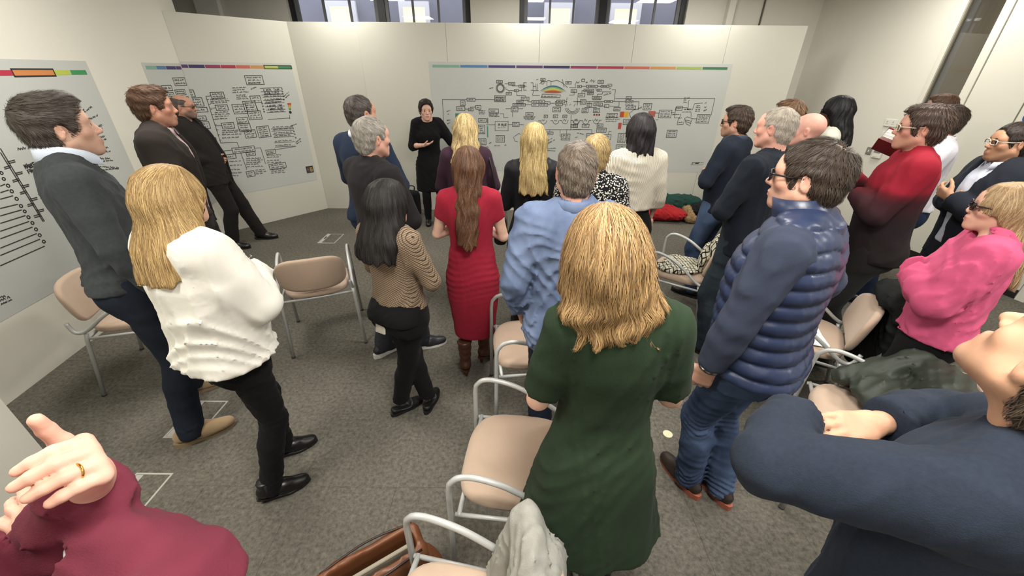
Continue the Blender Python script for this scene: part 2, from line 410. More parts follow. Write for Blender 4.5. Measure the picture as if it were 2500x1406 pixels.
# back wall with windows
BY = 6.75
WZ0 = 2.05
wins = [(-3.20, -0.62), (0.07, 2.43)]
segs = [(-5.0, wins[0][0]), (wins[0][1], wins[1][0]), (wins[1][1], 4.36)]
for a, b_ in segs: box_obj('wall_back', (a, BY, 0), (b_, BY + .25, CEIL), m_wall)
for a, b_ in wins:
    box_obj('wall_back', (a, BY, 0), (b_, BY + .25, WZ0 - .2), m_wall)
box_obj('trim_1', (-4.45, BY - .08, 0), (-4.13, BY, CEIL), mat('column_paint', 'e6e3da', rough=.6))
box_obj('trim_2', (2.97, BY - .10, 0), (3.06, BY, CEIL), m_wall)
box_obj('trim_4', (3.485, BY - .02, 0), (3.50, BY, CEIL), mat('conduit', '5a584e', rough=.6))
m_glass = mat('window_glass', 'ffffff', rough=.0, spec=.5)
_b = m_glass.node_tree.nodes['Principled BSDF']; _b.inputs['Transmission Weight'].default_value = 1.0; _b.inputs['IOR'].default_value = 1.45
for wi, (a, b_) in enumerate(wins):
    w = empty('window_%d' % (wi + 1), ((a + b_) / 2, BY + .1, WZ0 - .2)); w['kind'] = 'structure'
    def wb(name, lo, hi, m, par=w, bev=0):
        ox, oy, oz = (a + b_) / 2, BY + .1, WZ0 - .2
        if par is not w: pass
        return box_obj(name, (lo[0] - ox, lo[1] - oy, lo[2] - oz), (hi[0] - ox, hi[1] - oy, hi[2] - oz), m, par, bev, None)
    mid = a + (b_ - a) * .505
    for x0, x1 in ((a, a + .07), (b_ - .07, b_), (mid - .05, mid + .05)): wb('window_frame', (x0, BY + .06, WZ0 - .2), (x1, BY + .14, CEIL), m_black)
    for x0, x1 in ((a + .07, a + .12), (mid - .10, mid - .05), (mid + .05, mid + .1), (b_ - .12, b_ - .07)): wb('sash_stile', (x0, BY + .08, WZ0 - .15), (x1, BY + .13, CEIL), m_grey)
    wb('window_sill', (a, BY + .06, WZ0 - .22), (b_, BY + .16, WZ0 - .15), m_black)
    for x0, x1 in ((a + .1, mid - .08), (mid + .08, b_ - .1)):
        wb('pane', (x0, BY + .10, WZ0 - .16), (x1, BY + .106, CEIL), m_glass)
        for q in (1, 2): xx = x0 + (x1 - x0) * q / 3; wb('glazing_bar', (xx - .014, BY + .085, WZ0 - .15), (xx + .014, BY + .125, CEIL), m_grey)
# building across the light well
m_fac = mat('facade_render', '9a9ba6', rough=.85, var=.10, vscale=1.5, bump=.2, bscale=14)
fac = empty('facing_building', (0, 9.2, 0)); tag(fac, 'blue-grey building with white framed windows seen through the high windows', 'building')
box_obj('wall', (-9, 0, -2), (10, .3, 8), m_fac, fac)
m_uf = mat('upvc_white', 'ffffff', rough=.4); m_lit = mat('lit_room', 'f2e6c4', emit=.75, rough=.8)
for xc in (-4.72, -3.32, -1.92, -0.52, 0.86, 2.13, 3.52):
    f_ = MB()
    for lo, hi in (((-.29, -.07, 1.3), (-.21, .02, 3.06)), ((.21, -.07, 1.3), (.29, .02, 3.06)), ((-.21, -.07, 2.97), (.21, .02, 3.06)), ((-.21, -.07, 1.3), (.21, .02, 1.4))): f_.box(lo, hi)
    fo = f_.build('window', m_uf, fac, False, loc=(xc, 0, 0)); MB().box((-.21, -.03, 1.4), (.21, -.01, 2.97)).build('pane', m_lit, fo, False)
# ------------------------------------------------------------------ ceiling lamps
m_diff = mat('lamp_diffuser', 'fff7ea', emit=3.0); m_rim = mat('lamp_rim', 'd8d8d8', rough=.4)
LAMP_AT = ('above the maroon sweater', 'above the green dress', 'above the navy sweater man', 'above the tall man in the blazer', 'above the black dress', 'above the dip dyed sweater', 'added in front of the glazed side light to brighten the right wall', 'above the board corner left of the presenter', 'above the middle of the wide poster', 'above the heaped coats', 'behind the camera')
for i, (x, y) in enumerate(LAMP_SPOTS):
    t = empty('ceiling_light', (x, y, CEIL)); tag(t, 'square white ceiling light panel ' + LAMP_AT[i], 'ceiling light', 'ceiling light panels')
    m_ = MB()
    for lo, hi in (((-.31, -.31, -.025), (.31, -.29, 0)), ((-.31, .29, -.025), (.31, .31, 0)), ((-.31, -.29, -.025), (-.29, .29, 0)), ((.29, -.29, -.025), (.31, .29, 0))): m_.box(lo, hi)
    m_.build('rim', m_rim, t, False); MB().box((-.29, -.29, -.014), (.29, .29, -.004)).build('diffuser', m_diff, t, False)
    ld = bpy.data.lights.new('lamp', 'AREA'); ld.shape = 'SQUARE'; ld.size = .6; ld.energy = LAMP_POWER * (.44 if y > 5 else .62 if x > 3.9 else 1.55 if 0 < y < 1 else 1.0); ld.color = (1.0, .965, .90)
    lo_ = bpy.data.objects.new('lamp', ld); COL.objects.link(lo_); lo_.parent = t; lo_.location = (0, 0, -.03)
# ------------------------------------------------------------------ display boards standing in front of the walls
BT = 2.45
FY = 6.0
fp = empty('display_wall', (0.9, FY, 0)); fp['kind'] = 'structure'; fp.name = 'wall_display_front'
xs = [-2.02, -0.88, 0.33, 1.55, 2.76, 3.74]
for a, b_ in zip(xs, xs[1:]): box_obj('board', (a + .0012 - .9, 0, 0), (b_ - .0012 - .9, .04, BT), m_panel, fp, .003)
o = box_obj('wall_display_middle', (-2.91, FY + .03, 0), (-2.0, FY + .07, BT), m_panel)
PL0, PL1 = (-3.73, 5.04), (-2.91, 6.03)
M3, L3 = frame2(PL0, PL1); M_SIDE = M3
o = box_obj('wall_display_side', (0, 0, 0), (L3, .04, BT), m_panel, bev=.002); o.matrix_world = M3
# ------------------------------------------------------------------ skirting
rbox('baseboard_right', (0, -.015, 0), (SL0, 0, .10), mat('skirting_dark', '1e1d1c', rough=.5))
rbox('baseboard_door', (SL1, -.012, 0), (DR2, -.009, .09), MATS['skirting_dark'])
# ------------------------------------------------------------------ posters: sheets, colour bars, hand drawing (millimetres on each board)
POSTER_INK = {
'F': dict(B=[[-233,1776,-153,1805],[-71,1753,16,1783],[68,1728,149,1753],[9,1672,64,1700],[-103,1631,-28,1661],[104,1567,212,1605],[42,1532,131,1569],[-12,1494,164,1525],[252,1531,346,1568],[251,1492,348,1531],[362,1534,428,1572],[364,1495,473,1530],[594,1538,706,1574],[590,1503,675,1534],[-33,1421,60,1481],[547,1425,655,1485],[-342,1404,-210,1454],[-643,1550,-531,1588],[-736,1493,-672,1555],[-794,1430,-678,1478],[-526,1450,-453,1497],[-630,1427,-563,1460],[-492,1283,-384,1329],[-13,1230,81,1285],[-248,1016,-127,1107],[-495,1130,-409,1243],[-505,978,-395,1062],[171,1370,273,1411],[428,1348,479,1382],[558,1349,621,1385],[691,1350,749,1384],[468,1124,568,1161],[689,1055,814,1135],[820,1223,911,1265],[703,1770,776,1801],[782,1670,858,1702],[361,1806,424,1832],[-263,1547,-110,1619],[916,1801,954,1831],[1136,1782,1212,1817],[988,1730,1136,1759],[1183,1732,1290,1760],[957,1680,1088,1712],[1008,1644,1089,1672],[881,1615,975,1658],[1137,1685,1195,1713],[863,1729,919,1755],[920,1525,997,1579],[1253,1548,1365,1576],[1017,1498,1081,1534],[1109,1507,1230,1540],[1260,1487,1320,1524],[954,1417,1039,1472],[1113,1419,1198,1473],[1079,1595,1205,1624],[1546,1587,1616,1624],[1563,1467,1693,1508],[1800,1460,1912,1540],[2033,1361,2206,1459],[1308,1355,1452,1411],[1550,1270,1685,1336],[2575,1297,2752,1405],[2194,1102,2334,1199],[2258,1458,2343,1508],[1186,1164,1323,1219],[1276,1064,1401,1133],[1047,1092,1175,1142],[1505,1028,1612,1149],[1497,897,1639,994],[851,1225,911,1266],[975,1226,1072,1267],[1185,1234,1269,1272],[1395,1443,1480,1488]], L=[[[-124,1769],[-71,1769]],[[-23,1754],[-23,1743],[68,1744]],[[172,1782],[134,1781],[136,1691],[174,1692]],[[135,1739],[173,1739]],[[231,1782],[260,1782],[263,1692],[234,1692]],[[262,1738],[303,1738]],[[-106,1727],[-106,1700],[-64,1685],[10,1685]],[[-64,1685],[-64,1661]],[[64,1686],[109,1686],[108,1728]],[[41,1673],[41,1626],[164,1622],[164,1606]],[[195,1568],[196,1548],[252,1549]],[[164,1512],[251,1513]],[[429,1553],[503,1551],[505,1516],[473,1515]],[[505,1532],[577,1533]],[[594,1555],[576,1555],[578,1516],[590,1516]],[[706,1558],[738,1556]],[[674,1523],[723,1517],[725,1490]],[[871,1557],[931,1557]],[[-642,1569],[-982,1566],[-989,1210]],[[-530,1570],[-263,1572]],[[-678,1451],[-630,1449]],[[-599,1461],[-598,1474],[-525,1477]],[[-75,1255],[-13,1255]],[[81,1256],[148,1254]],[[-385,1250],[-258,1251]],[[436,1189],[965,1194]],[[666,1191],[672,1107],[688,1107]],[[760,1192],[764,1136]],[[517,1190],[518,1162]],[[807,1385],[816,1192]],[[-27,1458],[-112,1458]],[[61,1459],[131,1460]],[[-14,1421],[-14,1355]],[[-258,1294],[-75,1296],[-75,1173],[-260,1172],[-258,1294]],[[-192,1393],[-137,1394],[-137,1345],[-75,1346]],[[259,1634],[269,1687],[341,1688]],[[260,1628],[355,1629]],[[381,1602],[391,1645],[643,1637],[633,1602],[381,1600]],[[349,1772],[384,1794],[443,1799],[466,1813],[514,1800],[583,1814],[656,1785],[731,1728]],[[449,1794],[451,1747]],[[501,1805],[504,1753]],[[653,1827],[684,1733]],[[300,1772],[307,1693]],[[320,1772],[327,1688]],[[755,1728],[839,1726],[832,1776]],[[825,1670],[828,1638],[762,1637]],[[13,1095],[75,1137],[101,1126]],[[1,1089],[27,1030],[65,1024]],[[919,1743],[988,1746]],[[1136,1746],[1184,1746]],[[1290,1748],[1331,1749],[1328,1772],[1269,1774]],[[1337,1706],[1385,1707],[1386,1561]],[[1013,1730],[1015,1712]],[[1042,1680],[1043,1672]],[[1114,1731],[1124,1699],[1138,1699]],[[957,1695],[930,1692],[933,1658]],[[1144,1624],[1147,1649],[1213,1652],[1209,1679],[1329,1679]],[[826,1557],[920,1554]],[[997,1555],[1254,1560]],[[1365,1563],[1730,1561],[1734,1459]],[[1043,1553],[1045,1534]],[[1164,1554],[1165,1541]],[[1181,1508],[1182,1499],[1261,1500]],[[1321,1504],[1461,1501],[1455,1556]],[[1049,1498],[1050,1485]],[[991,1472],[990,1483],[1150,1485],[1151,1473]],[[1973,1420],[2031,1420]],[[2203,1426],[2246,1428]],[[2336,1492],[2251,1491],[2259,1362],[2333,1363]],[[2342,1492],[2408,1492],[2414,1467],[2487,1465],[2500,1543],[2612,1552]],[[2513,1351],[2581,1351]],[[1399,1599],[2763,1610],[2765,1400]],[[856,1196],[1117,1195],[1123,1142]],[[1176,1111],[1275,1106]],[[1335,1065],[1339,1029],[1390,1012]],[[1361,1136],[1363,1174],[1400,1174]],[[1619,1414],[1673,1459],[1732,1470]],[[1619,1414],[1654,1346],[1702,1358]],[[2001,1332],[2038,1332]],[[2424,1476],[2408,1575],[2424,1586]],[[2317,1352],[2315,1272],[2400,1278],[2405,1313]],[[2344,1397],[2323,1352],[2363,1363]],[[2403,1352],[2434,1375],[2513,1353],[2497,1262],[2442,1284],[2403,1352]],[[2430,1313],[2509,1291]],[[2416,1335],[2508,1319]],[[2477,1432],[2489,1376]],[[1680,1337],[1709,1313]],[[377,1313],[395,1276],[426,1262],[457,1276],[471,1314]],[[372,1307],[350,1307]],[[550,1315],[568,1277],[600,1263],[630,1277],[643,1315]],[[545,1309],[523,1309]],[[679,1319],[697,1281],[729,1268],[759,1282],[772,1320]],[[674,1313],[652,1313]],[[833,1320],[852,1283],[884,1269],[914,1283],[926,1321]],[[828,1315],[806,1314]],[[839,1317],[861,1277],[893,1264],[923,1278],[938,1318]],[[941,1312],[965,1315]],[[969,1318],[991,1278],[1023,1265],[1053,1279],[1067,1319]],[[1070,1313],[1095,1316]],[[1116,1325],[1139,1285],[1171,1272],[1200,1286],[1214,1326]],[[1217,1320],[1242,1323]],[[878,1475],[873,1458],[861,1443],[843,1433],[821,1430],[799,1433],[779,1442],[765,1457],[757,1474]],[[897,1474],[891,1450],[875,1431],[851,1418],[823,1413],[793,1418],[767,1430],[748,1449],[738,1472]],[[917,1472],[909,1443],[889,1419],[859,1403],[824,1397],[787,1403],[755,1418],[731,1442],[719,1471]],[[734,1605],[732,1589],[732,1572],[732,1556],[734,1540],[737,1523],[741,1507]],[[873,1606],[877,1590],[880,1573],[882,1557],[883,1541],[883,1524],[881,1508]]], T=[[-345,1387,-204,1388,12],[-345,1370,-210,1371,12],[-339,1353,-198,1354,12],[140,1351,320,1352,11],[146,1334,306,1335,11],[165,1317,294,1318,12],[-491,1425,-393,1425,10],[-485,1406,-400,1406,10],[-486,1385,-394,1386,11],[-931,1410,-875,1427,16],[-921,1376,-891,1377,12],[-256,1592,-118,1593,8],[-257,1575,-118,1576,9],[-257,1559,-118,1560,9],[386,1611,596,1612,13],[512,925,626,933,15],[501,901,616,896,12],[-507,941,-354,943,10],[-277,961,-189,962,12],[-125,969,-100,969,17],[-332,1704,-273,1715,10],[500,1034,567,1070,21],[508,998,607,1047,22],[313,1804,336,1819,23],[-347,991,-308,1015,12],[-939,1297,-889,1303,11],[-936,1251,-898,1269,9],[1291,1355,1487,1356,13],[1294,1330,1497,1331,13],[1303,1304,1457,1305,11],[2341,1607,2419,1607,17],[2338,1583,2376,1583,13],[2341,1552,2401,1553,16],[2526,1510,2592,1510,15],[2531,1488,2591,1488,15],[2530,1463,2597,1464,16],[2529,1441,2602,1442,16],[2372,1464,2474,1471,11],[2349,1431,2482,1434,9],[2222,1396,2343,1403,9],[1233,1630,1344,1653,24],[2638,1544,2679,1549,15],[2646,1489,2676,1489,20],[2650,1444,2694,1467,16],[910,1144,1012,1127,12],[890,1085,927,1091,12],[1536,1568,1656,1569,15],[1540,1540,1660,1541,16],[1544,1513,1665,1514,15],[2329,1295,2395,1301,11],[1083,1577,1209,1578,9],[1740,1459,1802,1487,27],[1349,1029,1403,1006,10],[1030,1799,1090,1789,31],[972,1783,1001,1788,14],[837,1776,896,1777,27],[1307,1706,1334,1727,28],[398,1296,452,1297,34],[570,1298,625,1298,34],[700,1302,754,1303,34],[854,1303,908,1304,34],[863,1298,918,1298,38],[993,1299,1047,1299,39],[1140,1306,1194,1306,38],[776,1496,795,1496,44],[806,1496,825,1496,66],[836,1496,856,1496,44]], C=[[-183,1713,41],[-183,1713,48],[-183,1713,58],[390,1785,19]]),
'S': dict(B=[[-40,1629,38,1699],[-23,1529,94,1617],[-31,1464,113,1513],[-22,1375,73,1422],[-18,1284,83,1358],[195,1607,334,1669],[205,1472,334,1530],[207,1263,341,1330],[618,1743,821,1843],[613,1539,732,1616],[513,1443,655,1559],[383,1422,537,1528],[533,1344,687,1442],[388,1305,514,1377],[383,1213,520,1308],[431,1133,560,1224],[586,1122,735,1257],[233,964,494,1032],[378,915,485,959],[619,904,739,960],[103,910,252,962],[608,705,827,774],[310,656,405,726],[30,1082,100,1174]], L=[[[195,1633],[142,1629],[136,1107],[315,1093],[320,1033]],[[142,1502],[205,1502]],[[136,1305],[207,1301]],[[499,1000],[569,997],[572,791]],[[319,974],[329,753]],[[97,1014],[235,1008]],[[142,1003],[136,968]],[[753,1334],[1039,1331]],[[1043,1367],[1030,1320]],[[651,1534],[666,1438]],[[740,952],[1023,962]],[[141,1593],[161,1596]],[[140,1539],[160,1541]],[[139,1484],[159,1486]],[[137,1429],[158,1430]],[[136,1372],[157,1374]],[[135,1316],[156,1317]],[[134,1258],[155,1260]],[[133,1200],[154,1201]],[[131,1141],[153,1142]],[[759,1700],[1030,1706]],[[758,1660],[1025,1665]],[[758,1624],[1021,1627]],[[761,1598],[1020,1600]],[[761,1560],[1016,1561]],[[761,1523],[1012,1523]],[[761,1485],[1008,1484]],[[761,1446],[1004,1444]],[[763,1416],[1002,1413]],[[763,1216],[1045,1206]],[[764,1186],[1043,1176]],[[763,1144],[1037,1132]],[[763,1107],[1032,1095]],[[754,1040],[1020,1026]],[[749,984],[1011,969]]], T=[[178,1587,362,1590,14],[172,1566,377,1568,15],[166,1548,344,1550,14],[179,1445,318,1445,14],[172,1424,332,1422,14],[165,1400,311,1399,15],[157,1373,300,1371,15],[192,1236,400,1229,15],[185,1214,372,1208,16],[178,1190,392,1181,16],[167,1154,359,1146,16],[449,1704,606,1709,14],[442,1680,587,1685,14],[434,1654,615,1658,15],[467,1621,572,1625,15],[461,1602,582,1605,15],[455,1581,597,1583,15],[119,877,297,861,16],[105,829,289,811,16],[89,776,249,761,16],[77,737,262,717,16],[66,702,219,687,17],[359,878,538,864,17],[352,855,554,837,16],[345,829,531,812,16],[338,805,501,792,17],[330,777,530,757,16],[617,885,811,869,17],[610,861,780,847,16],[598,817,753,805,17],[591,792,771,776,17],[621,698,823,676,17],[615,675,784,658,18],[609,653,796,632,17],[425,722,536,711,16],[419,698,550,685,17],[412,674,520,664,17],[636,1753,783,1759,15],[784,1619,1008,1623,17],[783,1596,1002,1600,18],[778,1563,993,1566,17],[774,1529,983,1531,18],[783,1224,1035,1217,19],[783,1194,1027,1187,19],[779,1152,1016,1144,19],[776,1115,1007,1107,19],[765,1049,989,1039,19],[758,993,975,983,20],[1031,1593,1107,1643,16],[1045,1575,1112,1614,16],[1034,1006,1119,1049,18],[1042,986,1118,1016,18],[1038,1227,1108,1246,12],[649,1683,723,1709,17]], C=[[1025,1688,6],[1023,1657,7],[1022,1630,7],[1020,1599,7],[1016,1561,7],[735,1525,7],[734,1493,7],[732,1457,6],[732,1428,7],[1041,1230,8],[1044,1198,7],[1046,1158,7],[1048,1120,7],[1049,1075,8]]),
'W': dict(B=[[3030,1750,3251,1825],[2791,1707,2959,1758],[2770,1651,2950,1688],[2990,1656,3175,1709],[3072,1578,3199,1635]], L=[], T=[], C=[]),
'P': dict(B=[], L=[[[1197,1722],[1214,1750],[1467,1757],[1463,1744]],[[904,1444],[910,943]],[[890,1421],[900,944]],[[900,1361],[949,1363]],[[900,1350],[946,1352]],[[904,1284],[954,1284]],[[903,1273],[950,1274]],[[898,1200],[948,1198]],[[897,1188],[944,1188]],[[902,1107],[953,1104]],[[901,1095],[949,1093]],[[899,1024],[952,1020]],[[899,1012],[947,1009]],[[860,1333],[900,1336]],[[857,1323],[897,1325]],[[863,1246],[904,1248]],[[860,1236],[901,1237]],[[864,1163],[905,1164]],[[861,1153],[902,1153]],[[865,1078],[907,1077]],[[862,1067],[904,1066]],[[863,998],[906,996]],[[861,986],[903,984]],[[771,1232],[801,1236]],[[748,1195],[802,1197]],[[724,1158],[807,1157]],[[691,1106],[805,1099]],[[665,1064],[807,1059]],[[639,1022],[809,1018]],[[611,978],[809,975]],[[585,936],[809,934]],[[552,884],[810,885]],[[526,843],[809,843]],[[490,786],[811,788]]], T=[[1616,1563,1800,1627,15],[1625,1534,1711,1624,13],[1647,1525,1816,1558,15],[1671,1443,1824,1483,19],[1677,1421,1802,1456,13],[1677,1384,1805,1396,19],[1665,1356,1795,1374,13],[1572,1319,1767,1305,19],[1590,1287,1772,1273,16],[1548,1252,1751,1214,19],[1568,1223,1754,1201,13],[1573,1184,1782,1124,19],[1566,1158,1782,1124,13],[1549,1131,1682,1073,19],[1543,1106,1654,1048,16],[1009,1414,1137,1406,20],[377,606,409,597,14],[365,588,428,579,18],[358,566,427,562,9]], C=[[823,1305,9],[815,1268,9],[816,1223,10],[817,1185,10],[819,1133,10],[819,1083,10],[822,1044,9],[823,1002,10],[826,959,10],[824,912,10],[825,868,10],[826,818,10]]),
}

GLY = {'A': [[(0,0),(.5,1),(1,0)],[(.2,.4),(.8,.4)]], 'C': [[(1,.85),(.5,1),(0,.5),(.5,0),(1,.15)]], 'E': [[(1,1),(0,1),(0,0),(1,0)],[(0,.5),(.8,.5)]], 'F': [[(1,1),(0,1),(0,0)],[(0,.5),(.8,.5)]],
 'I': [[(.5,0),(.5,1)]], 'K': [[(0,0),(0,1)],[(1,1),(0,.5),(1,0)]], 'L': [[(0,1),(0,0),(1,0)]], 'M': [[(0,0),(0,1),(.5,.4),(1,1),(1,0)]], 'N': [[(0,0),(0,1),(1,0),(1,1)]], 'O': [[(.5,0),(0,.5),(.5,1),(1,.5),(.5,0)]],
 'R': [[(0,0),(0,1),(.8,.9),(.8,.6),(0,.5),(1,0)]], 'S': [[(1,.9),(.4,1),(.1,.75),(.9,.3),(.6,0),(0,.1)]], 'T': [[(0,1),(1,1)],[(.5,1),(.5,0)]], 'U': [[(0,1),(0,.2),(.5,0),(1,.2),(1,1)]], 'V': [[(0,1),(.5,0),(1,1)]], 'W': [[(0,1),(.25,0),(.5,.7),(.75,0),(1,1)]]}
class Ink:
    def __init__(s, seed): s.m = MB(); s.rg = random.Random(seed)
    def stroke(s, pts, w=.007):
        v = []; f = []; P2 = [np.array(p, float) for p in pts]
        for a, b_ in zip(P2, P2[1:]):
            d = b_ - a; L = math.hypot(*d)
            if L < 1e-6: continue
            d /= L; n = np.array((-d[1], d[0])) * w / 2; e = d * w * .35; o = len(v)
            for q in (a - e - n, b_ + e - n, b_ + e + n, a - e + n): v.append((q[0], 0, q[1]))
            f.append((o, o + 1, o + 2, o + 3))
        s.m.add(v, f)
    def scrib(s, a, b_, h, w=.0048):
        a = np.array(a, float); b_ = np.array(b_, float); L = math.hypot(*(b_ - a)); d = (b_ - a) / max(L, 1e-6); n = np.array((-d[1], d[0])); x = 0
        while x < L - .004:
            wl = min(s.rg.uniform(.03, .075) * max(h / .022, .6), L - x); k = 0; pts = []; y = x
            while y < x + wl: pts.append(a + d * y + n * h * (s.rg.uniform(.6, 1.0) if k % 2 else s.rg.uniform(0, .3))); y += s.rg.uniform(.25, .45) * h + .002; k += 1
            if len(pts) > 1: s.stroke(pts, w)
            x += wl + .45 * h
    def word(s, t, x, z, w, h, sw=.006):
        n = len(t); cw = w / n
        for i, c in enumerate(t):
            for g in GLY.get(c, []): s.stroke([(x + cw * (i + .12 + .70 * p), z + h * q + .004 * math.sin(i * 2.1)) for p, q in g], sw)
def ink_of(key, seed, lw=.0064):
    K = Ink(seed); D = POSTER_INK[key]
    for (x0, z0, x1, z1) in D['B']:
        x0, z0, x1, z1 = [q / 1000 for q in (x0, z0, x1, z1)]
        K.stroke([(x0, z0), (x1, z0), (x1, z1), (x0, z1), (x0, z0)], lw)
        nl = max(1, int(round((z1 - z0 - .012) / .027))); hh = (z1 - z0 - .012) / nl
        for i in range(nl):
            ins = .012 + K.rg.uniform(0, .15) * (x1 - x0) * .5
            if x1 - x0 - 2 * ins > .02: K.scrib((x0 + ins, z1 - .006 - hh * (i + .82)), (x1 - ins, z1 - .006 - hh * (i + .82)), hh * .62)
    for l in D['L']: K.stroke([(a / 1000, b_ / 1000) for a, b_ in l], lw * .85)
    for (a, b_, c, d, h) in D['T']: K.scrib((a / 1000, b_ / 1000), (c / 1000, d / 1000), max(h / 1000, .010))
    for (a, b_, r) in D['C']: K.stroke([(a / 1000 + r / 1000 * math.cos(t), b_ / 1000 + r / 1000 * math.sin(t)) for t in np.linspace(0, 6.283, 15)], lw * .8)
    return K
m_paper = mat('poster_paper', 'babdb8', rough=.55, var=.01, vscale=2)
m_ink = mat('marker_ink', '2c2c27', rough=.7)
def poly(root, name, pts, color, off=-.0035, outline=None):
    v = [(a, 0, b_) for a, b_ in pts] + [(a, .001, b_) for a, b_ in pts]; n = len(pts)
    o = MB().add(v, [tuple(range(n)), tuple(range(2 * n - 1, n - 1, -1))] + [(i, n + i, n + (i + 1) % n, (i + 1) % n) for i in range(n)]).build(name, mat('print_' + color, color, rough=.6), root, False, loc=(0, off, 0))
    return o
def rect(root, name, x0, z0, x1, z1, color, off=-.0035): return poly(root, name, [(x0, z0), (x1, z0), (x1, z1), (x0, z1)], color, off)
def poster(M, label): 
    t = empty('poster'); t.matrix_world = M; tag(t, label, 'poster'); return t
def sheet(t, x0, z0, x1, z1): return MB().box((x0, -.002, z0), (x1, 0, z1)).build('sheet', m_paper, t, False)
# front poster
t = poster(Matrix.Translation((0, FY, 0)), 'wide paper poster of hand-drawn linked boxes with a rainbow behind the presenter')
sheet(t, -1.13, .615, 2.90, 2.02)
bar = [-1.082, -.713, -.340, .031, .394, .754, 1.112, 1.470, 1.816, 2.163, 2.508, 2.850]
for a, b_, c in zip(bar, bar[1:], ('7fa596', '5379a3', '41386a', '563766', '352f5c', '8d3357', 'a53045', 'bd6350', 'c08a4c', '97ad52', '3f7350')): rect(t, 'colour_segment', a, 1.955, b_ - .012, 1.984, c)
K = ink_of('F', 3)
K.word('IN VALUE', -.225, 1.236, .13, .028, .005); K.scrib((-.225, 1.205), (-.11, 1.208), .018, .003)
K.scrib((2.645, .748), (2.82, .750), .012); K.stroke([(2.70, .745), (2.74, .745)], .018); K.stroke([(2.655, .745), (2.64, .735), (2.655, .728), (2.665, .738), (2.655, .76)], .004); K.stroke([(2.63, .722), (2.82, .724)], .003)
K.m.build('drawing', m_ink, t, False, loc=(0, -.0038, 0)).__setitem__('kind', 'stuff')
def arc_poly(x0, x1, zb, zt, th0, n=14):
    up = []; dn = []
    for i in range(n + 1):
        u = i / n; x = x0 + (x1 - x0) * u; k = 1 - (2 * u - 1) ** 2; up.append((x, zb + (zt - zb) * k)); dn.append((x, zb + (zt - th0 - zb) * k))
    return dn + up[::-1]
for i, (q, z0, z1, th, c) in enumerate(((0, 1.678, 1.752, .020, '355e72'), (.016, 1.676, 1.736, .020, '6f9a72'), (.03, 1.674, 1.720, .024, 'b3b95e'), (.05, 1.670, 1.700, .012, 'c98b45'), (.06, 1.668, 1.690, .030, 'a04a30'))):
    poly(t, 'rainbow_band', arc_poly(.353 + q, .717 - q, z0, z1, th), c, -.0036 - i * .0004)
rect(t, 'green_block', -.816, 1.327, -.709, 1.394, '3f7a60'); rect(t, 'green_stripe', -.377, 1.080, -.359, 1.232, '4d8a70'); rect(t, 'green_stripe', -.373, 1.267, -.357, 1.336, '5c7468')
rect(t, 'red_block', 1.488, 1.363, 1.545, 1.435, 'b04a2c'); rect(t, 'yellow_block', 1.545, 1.363, 1.609, 1.435, 'd0a030'); rect(t, 'red_block', 1.883, 1.372, 1.981, 1.444, 'a85a48'); rect(t, 'red_stripe', 1.484, 1.208, 1.530, 1.290, 'ad4238')
for x in (1.13, 1.165, 1.20): rect(t, 'red_dot', x - .012, 1.380, x + .012, 1.402, '7a2a2a')
# poster bent from the wall on to the side board
t = poster(M_LEFT, 'tall poster of boxed handwriting with an exclamation mark, bent across the corner'); sheet(t, 2.62, .46, 3.26, 1.965)
for a, b_, c in ((2.665, 2.822, '7fa596'), (2.829, 2.983, '5379a3'), (2.990, 3.155, '41386a'), (3.162, 3.255, '563766')): rect(t, 'colour_segment', a, 1.905, b_, 1.937, c)
ink_of('W', 5).m.build('drawing', m_ink, t, False, loc=(0, -.0038, 0)).__setitem__('kind', 'stuff')
sd = empty('side_sheet'); sd.parent = t; sd.matrix_world = M_SIDE
bpy.context.view_layer.update(); sd.matrix_parent_inverse = Matrix.Identity(4); sd.matrix_local = M_LEFT.inverted() @ M_SIDE
MS = M_LEFT.inverted() @ M_SIDE
bpy.data.objects.remove(sd)
class SideRoot: pass
def side_fix(o): o.matrix_local = MS @ Matrix.Translation(o.location); return o
side_fix(sheet(t, .005, .46, 1.22, 1.985))
for a, b_, c in ((.005, .066, '563766'), (.072, .226, '352f5c'), (.232, .386, '8d3357'), (.392, .548, 'a53045'), (.554, .710, 'bd6350'), (.716, .868, 'c08a4c'), (.874, 1.043, 'a8b552'), (1.043, 1.213, '3a7d4c')): side_fix(rect(t, 'colour_segment', a, 1.922, b_, 1.955, c))
K = ink_of('S', 6); K.stroke([(.874, 1.920), (1.215, 1.920), (1.215, 1.957), (.874, 1.957), (.874, 1.920)], .009)
K.word('A REAL TEAM', .79, 1.668, .20, .024, .0045); K.word('SLOW FIRST', .79, 1.633, .19, .024, .0045); K.word('A CULTURE', .785, 1.480, .11, .022, .0045); K.word('CARE', .92, 1.482, .06, .022, .0045); K.word('A MARKET', .785, 1.442, .10, .022, .0045); K.word('TALENT', .90, 1.445, .08, .022, .0045)
K.scrib((.80, 1.55), (.98, 1.555), .02); K.scrib((.80, 1.52), (.97, 1.525), .02); K.scrib((.80, 1.41), (.98, 1.415), .02)
side_fix(K.m.build('drawing', m_ink, t, False, loc=(0, -.0038, 0)))['kind'] = 'stuff'
for i, c in enumerate(('a84434', 'c08a48', 'a9a94e', '5c8a4e')):
    f0, f1 = 1 - i / 4, 1 - (i + 1) / 4; side_fix(poly(t, 'exclamation_stroke', [(1.048 + .012 * (1 - f1) * .3, 1.43 + .085 * f1), (1.078 + .022 * f1, 1.43 + .085 * f1), (1.078 + .022 * f0, 1.43 + .085 * f0), (1.048 + .012 * (1 - f0) * .3, 1.43 + .085 * f0)], c, -.0042))
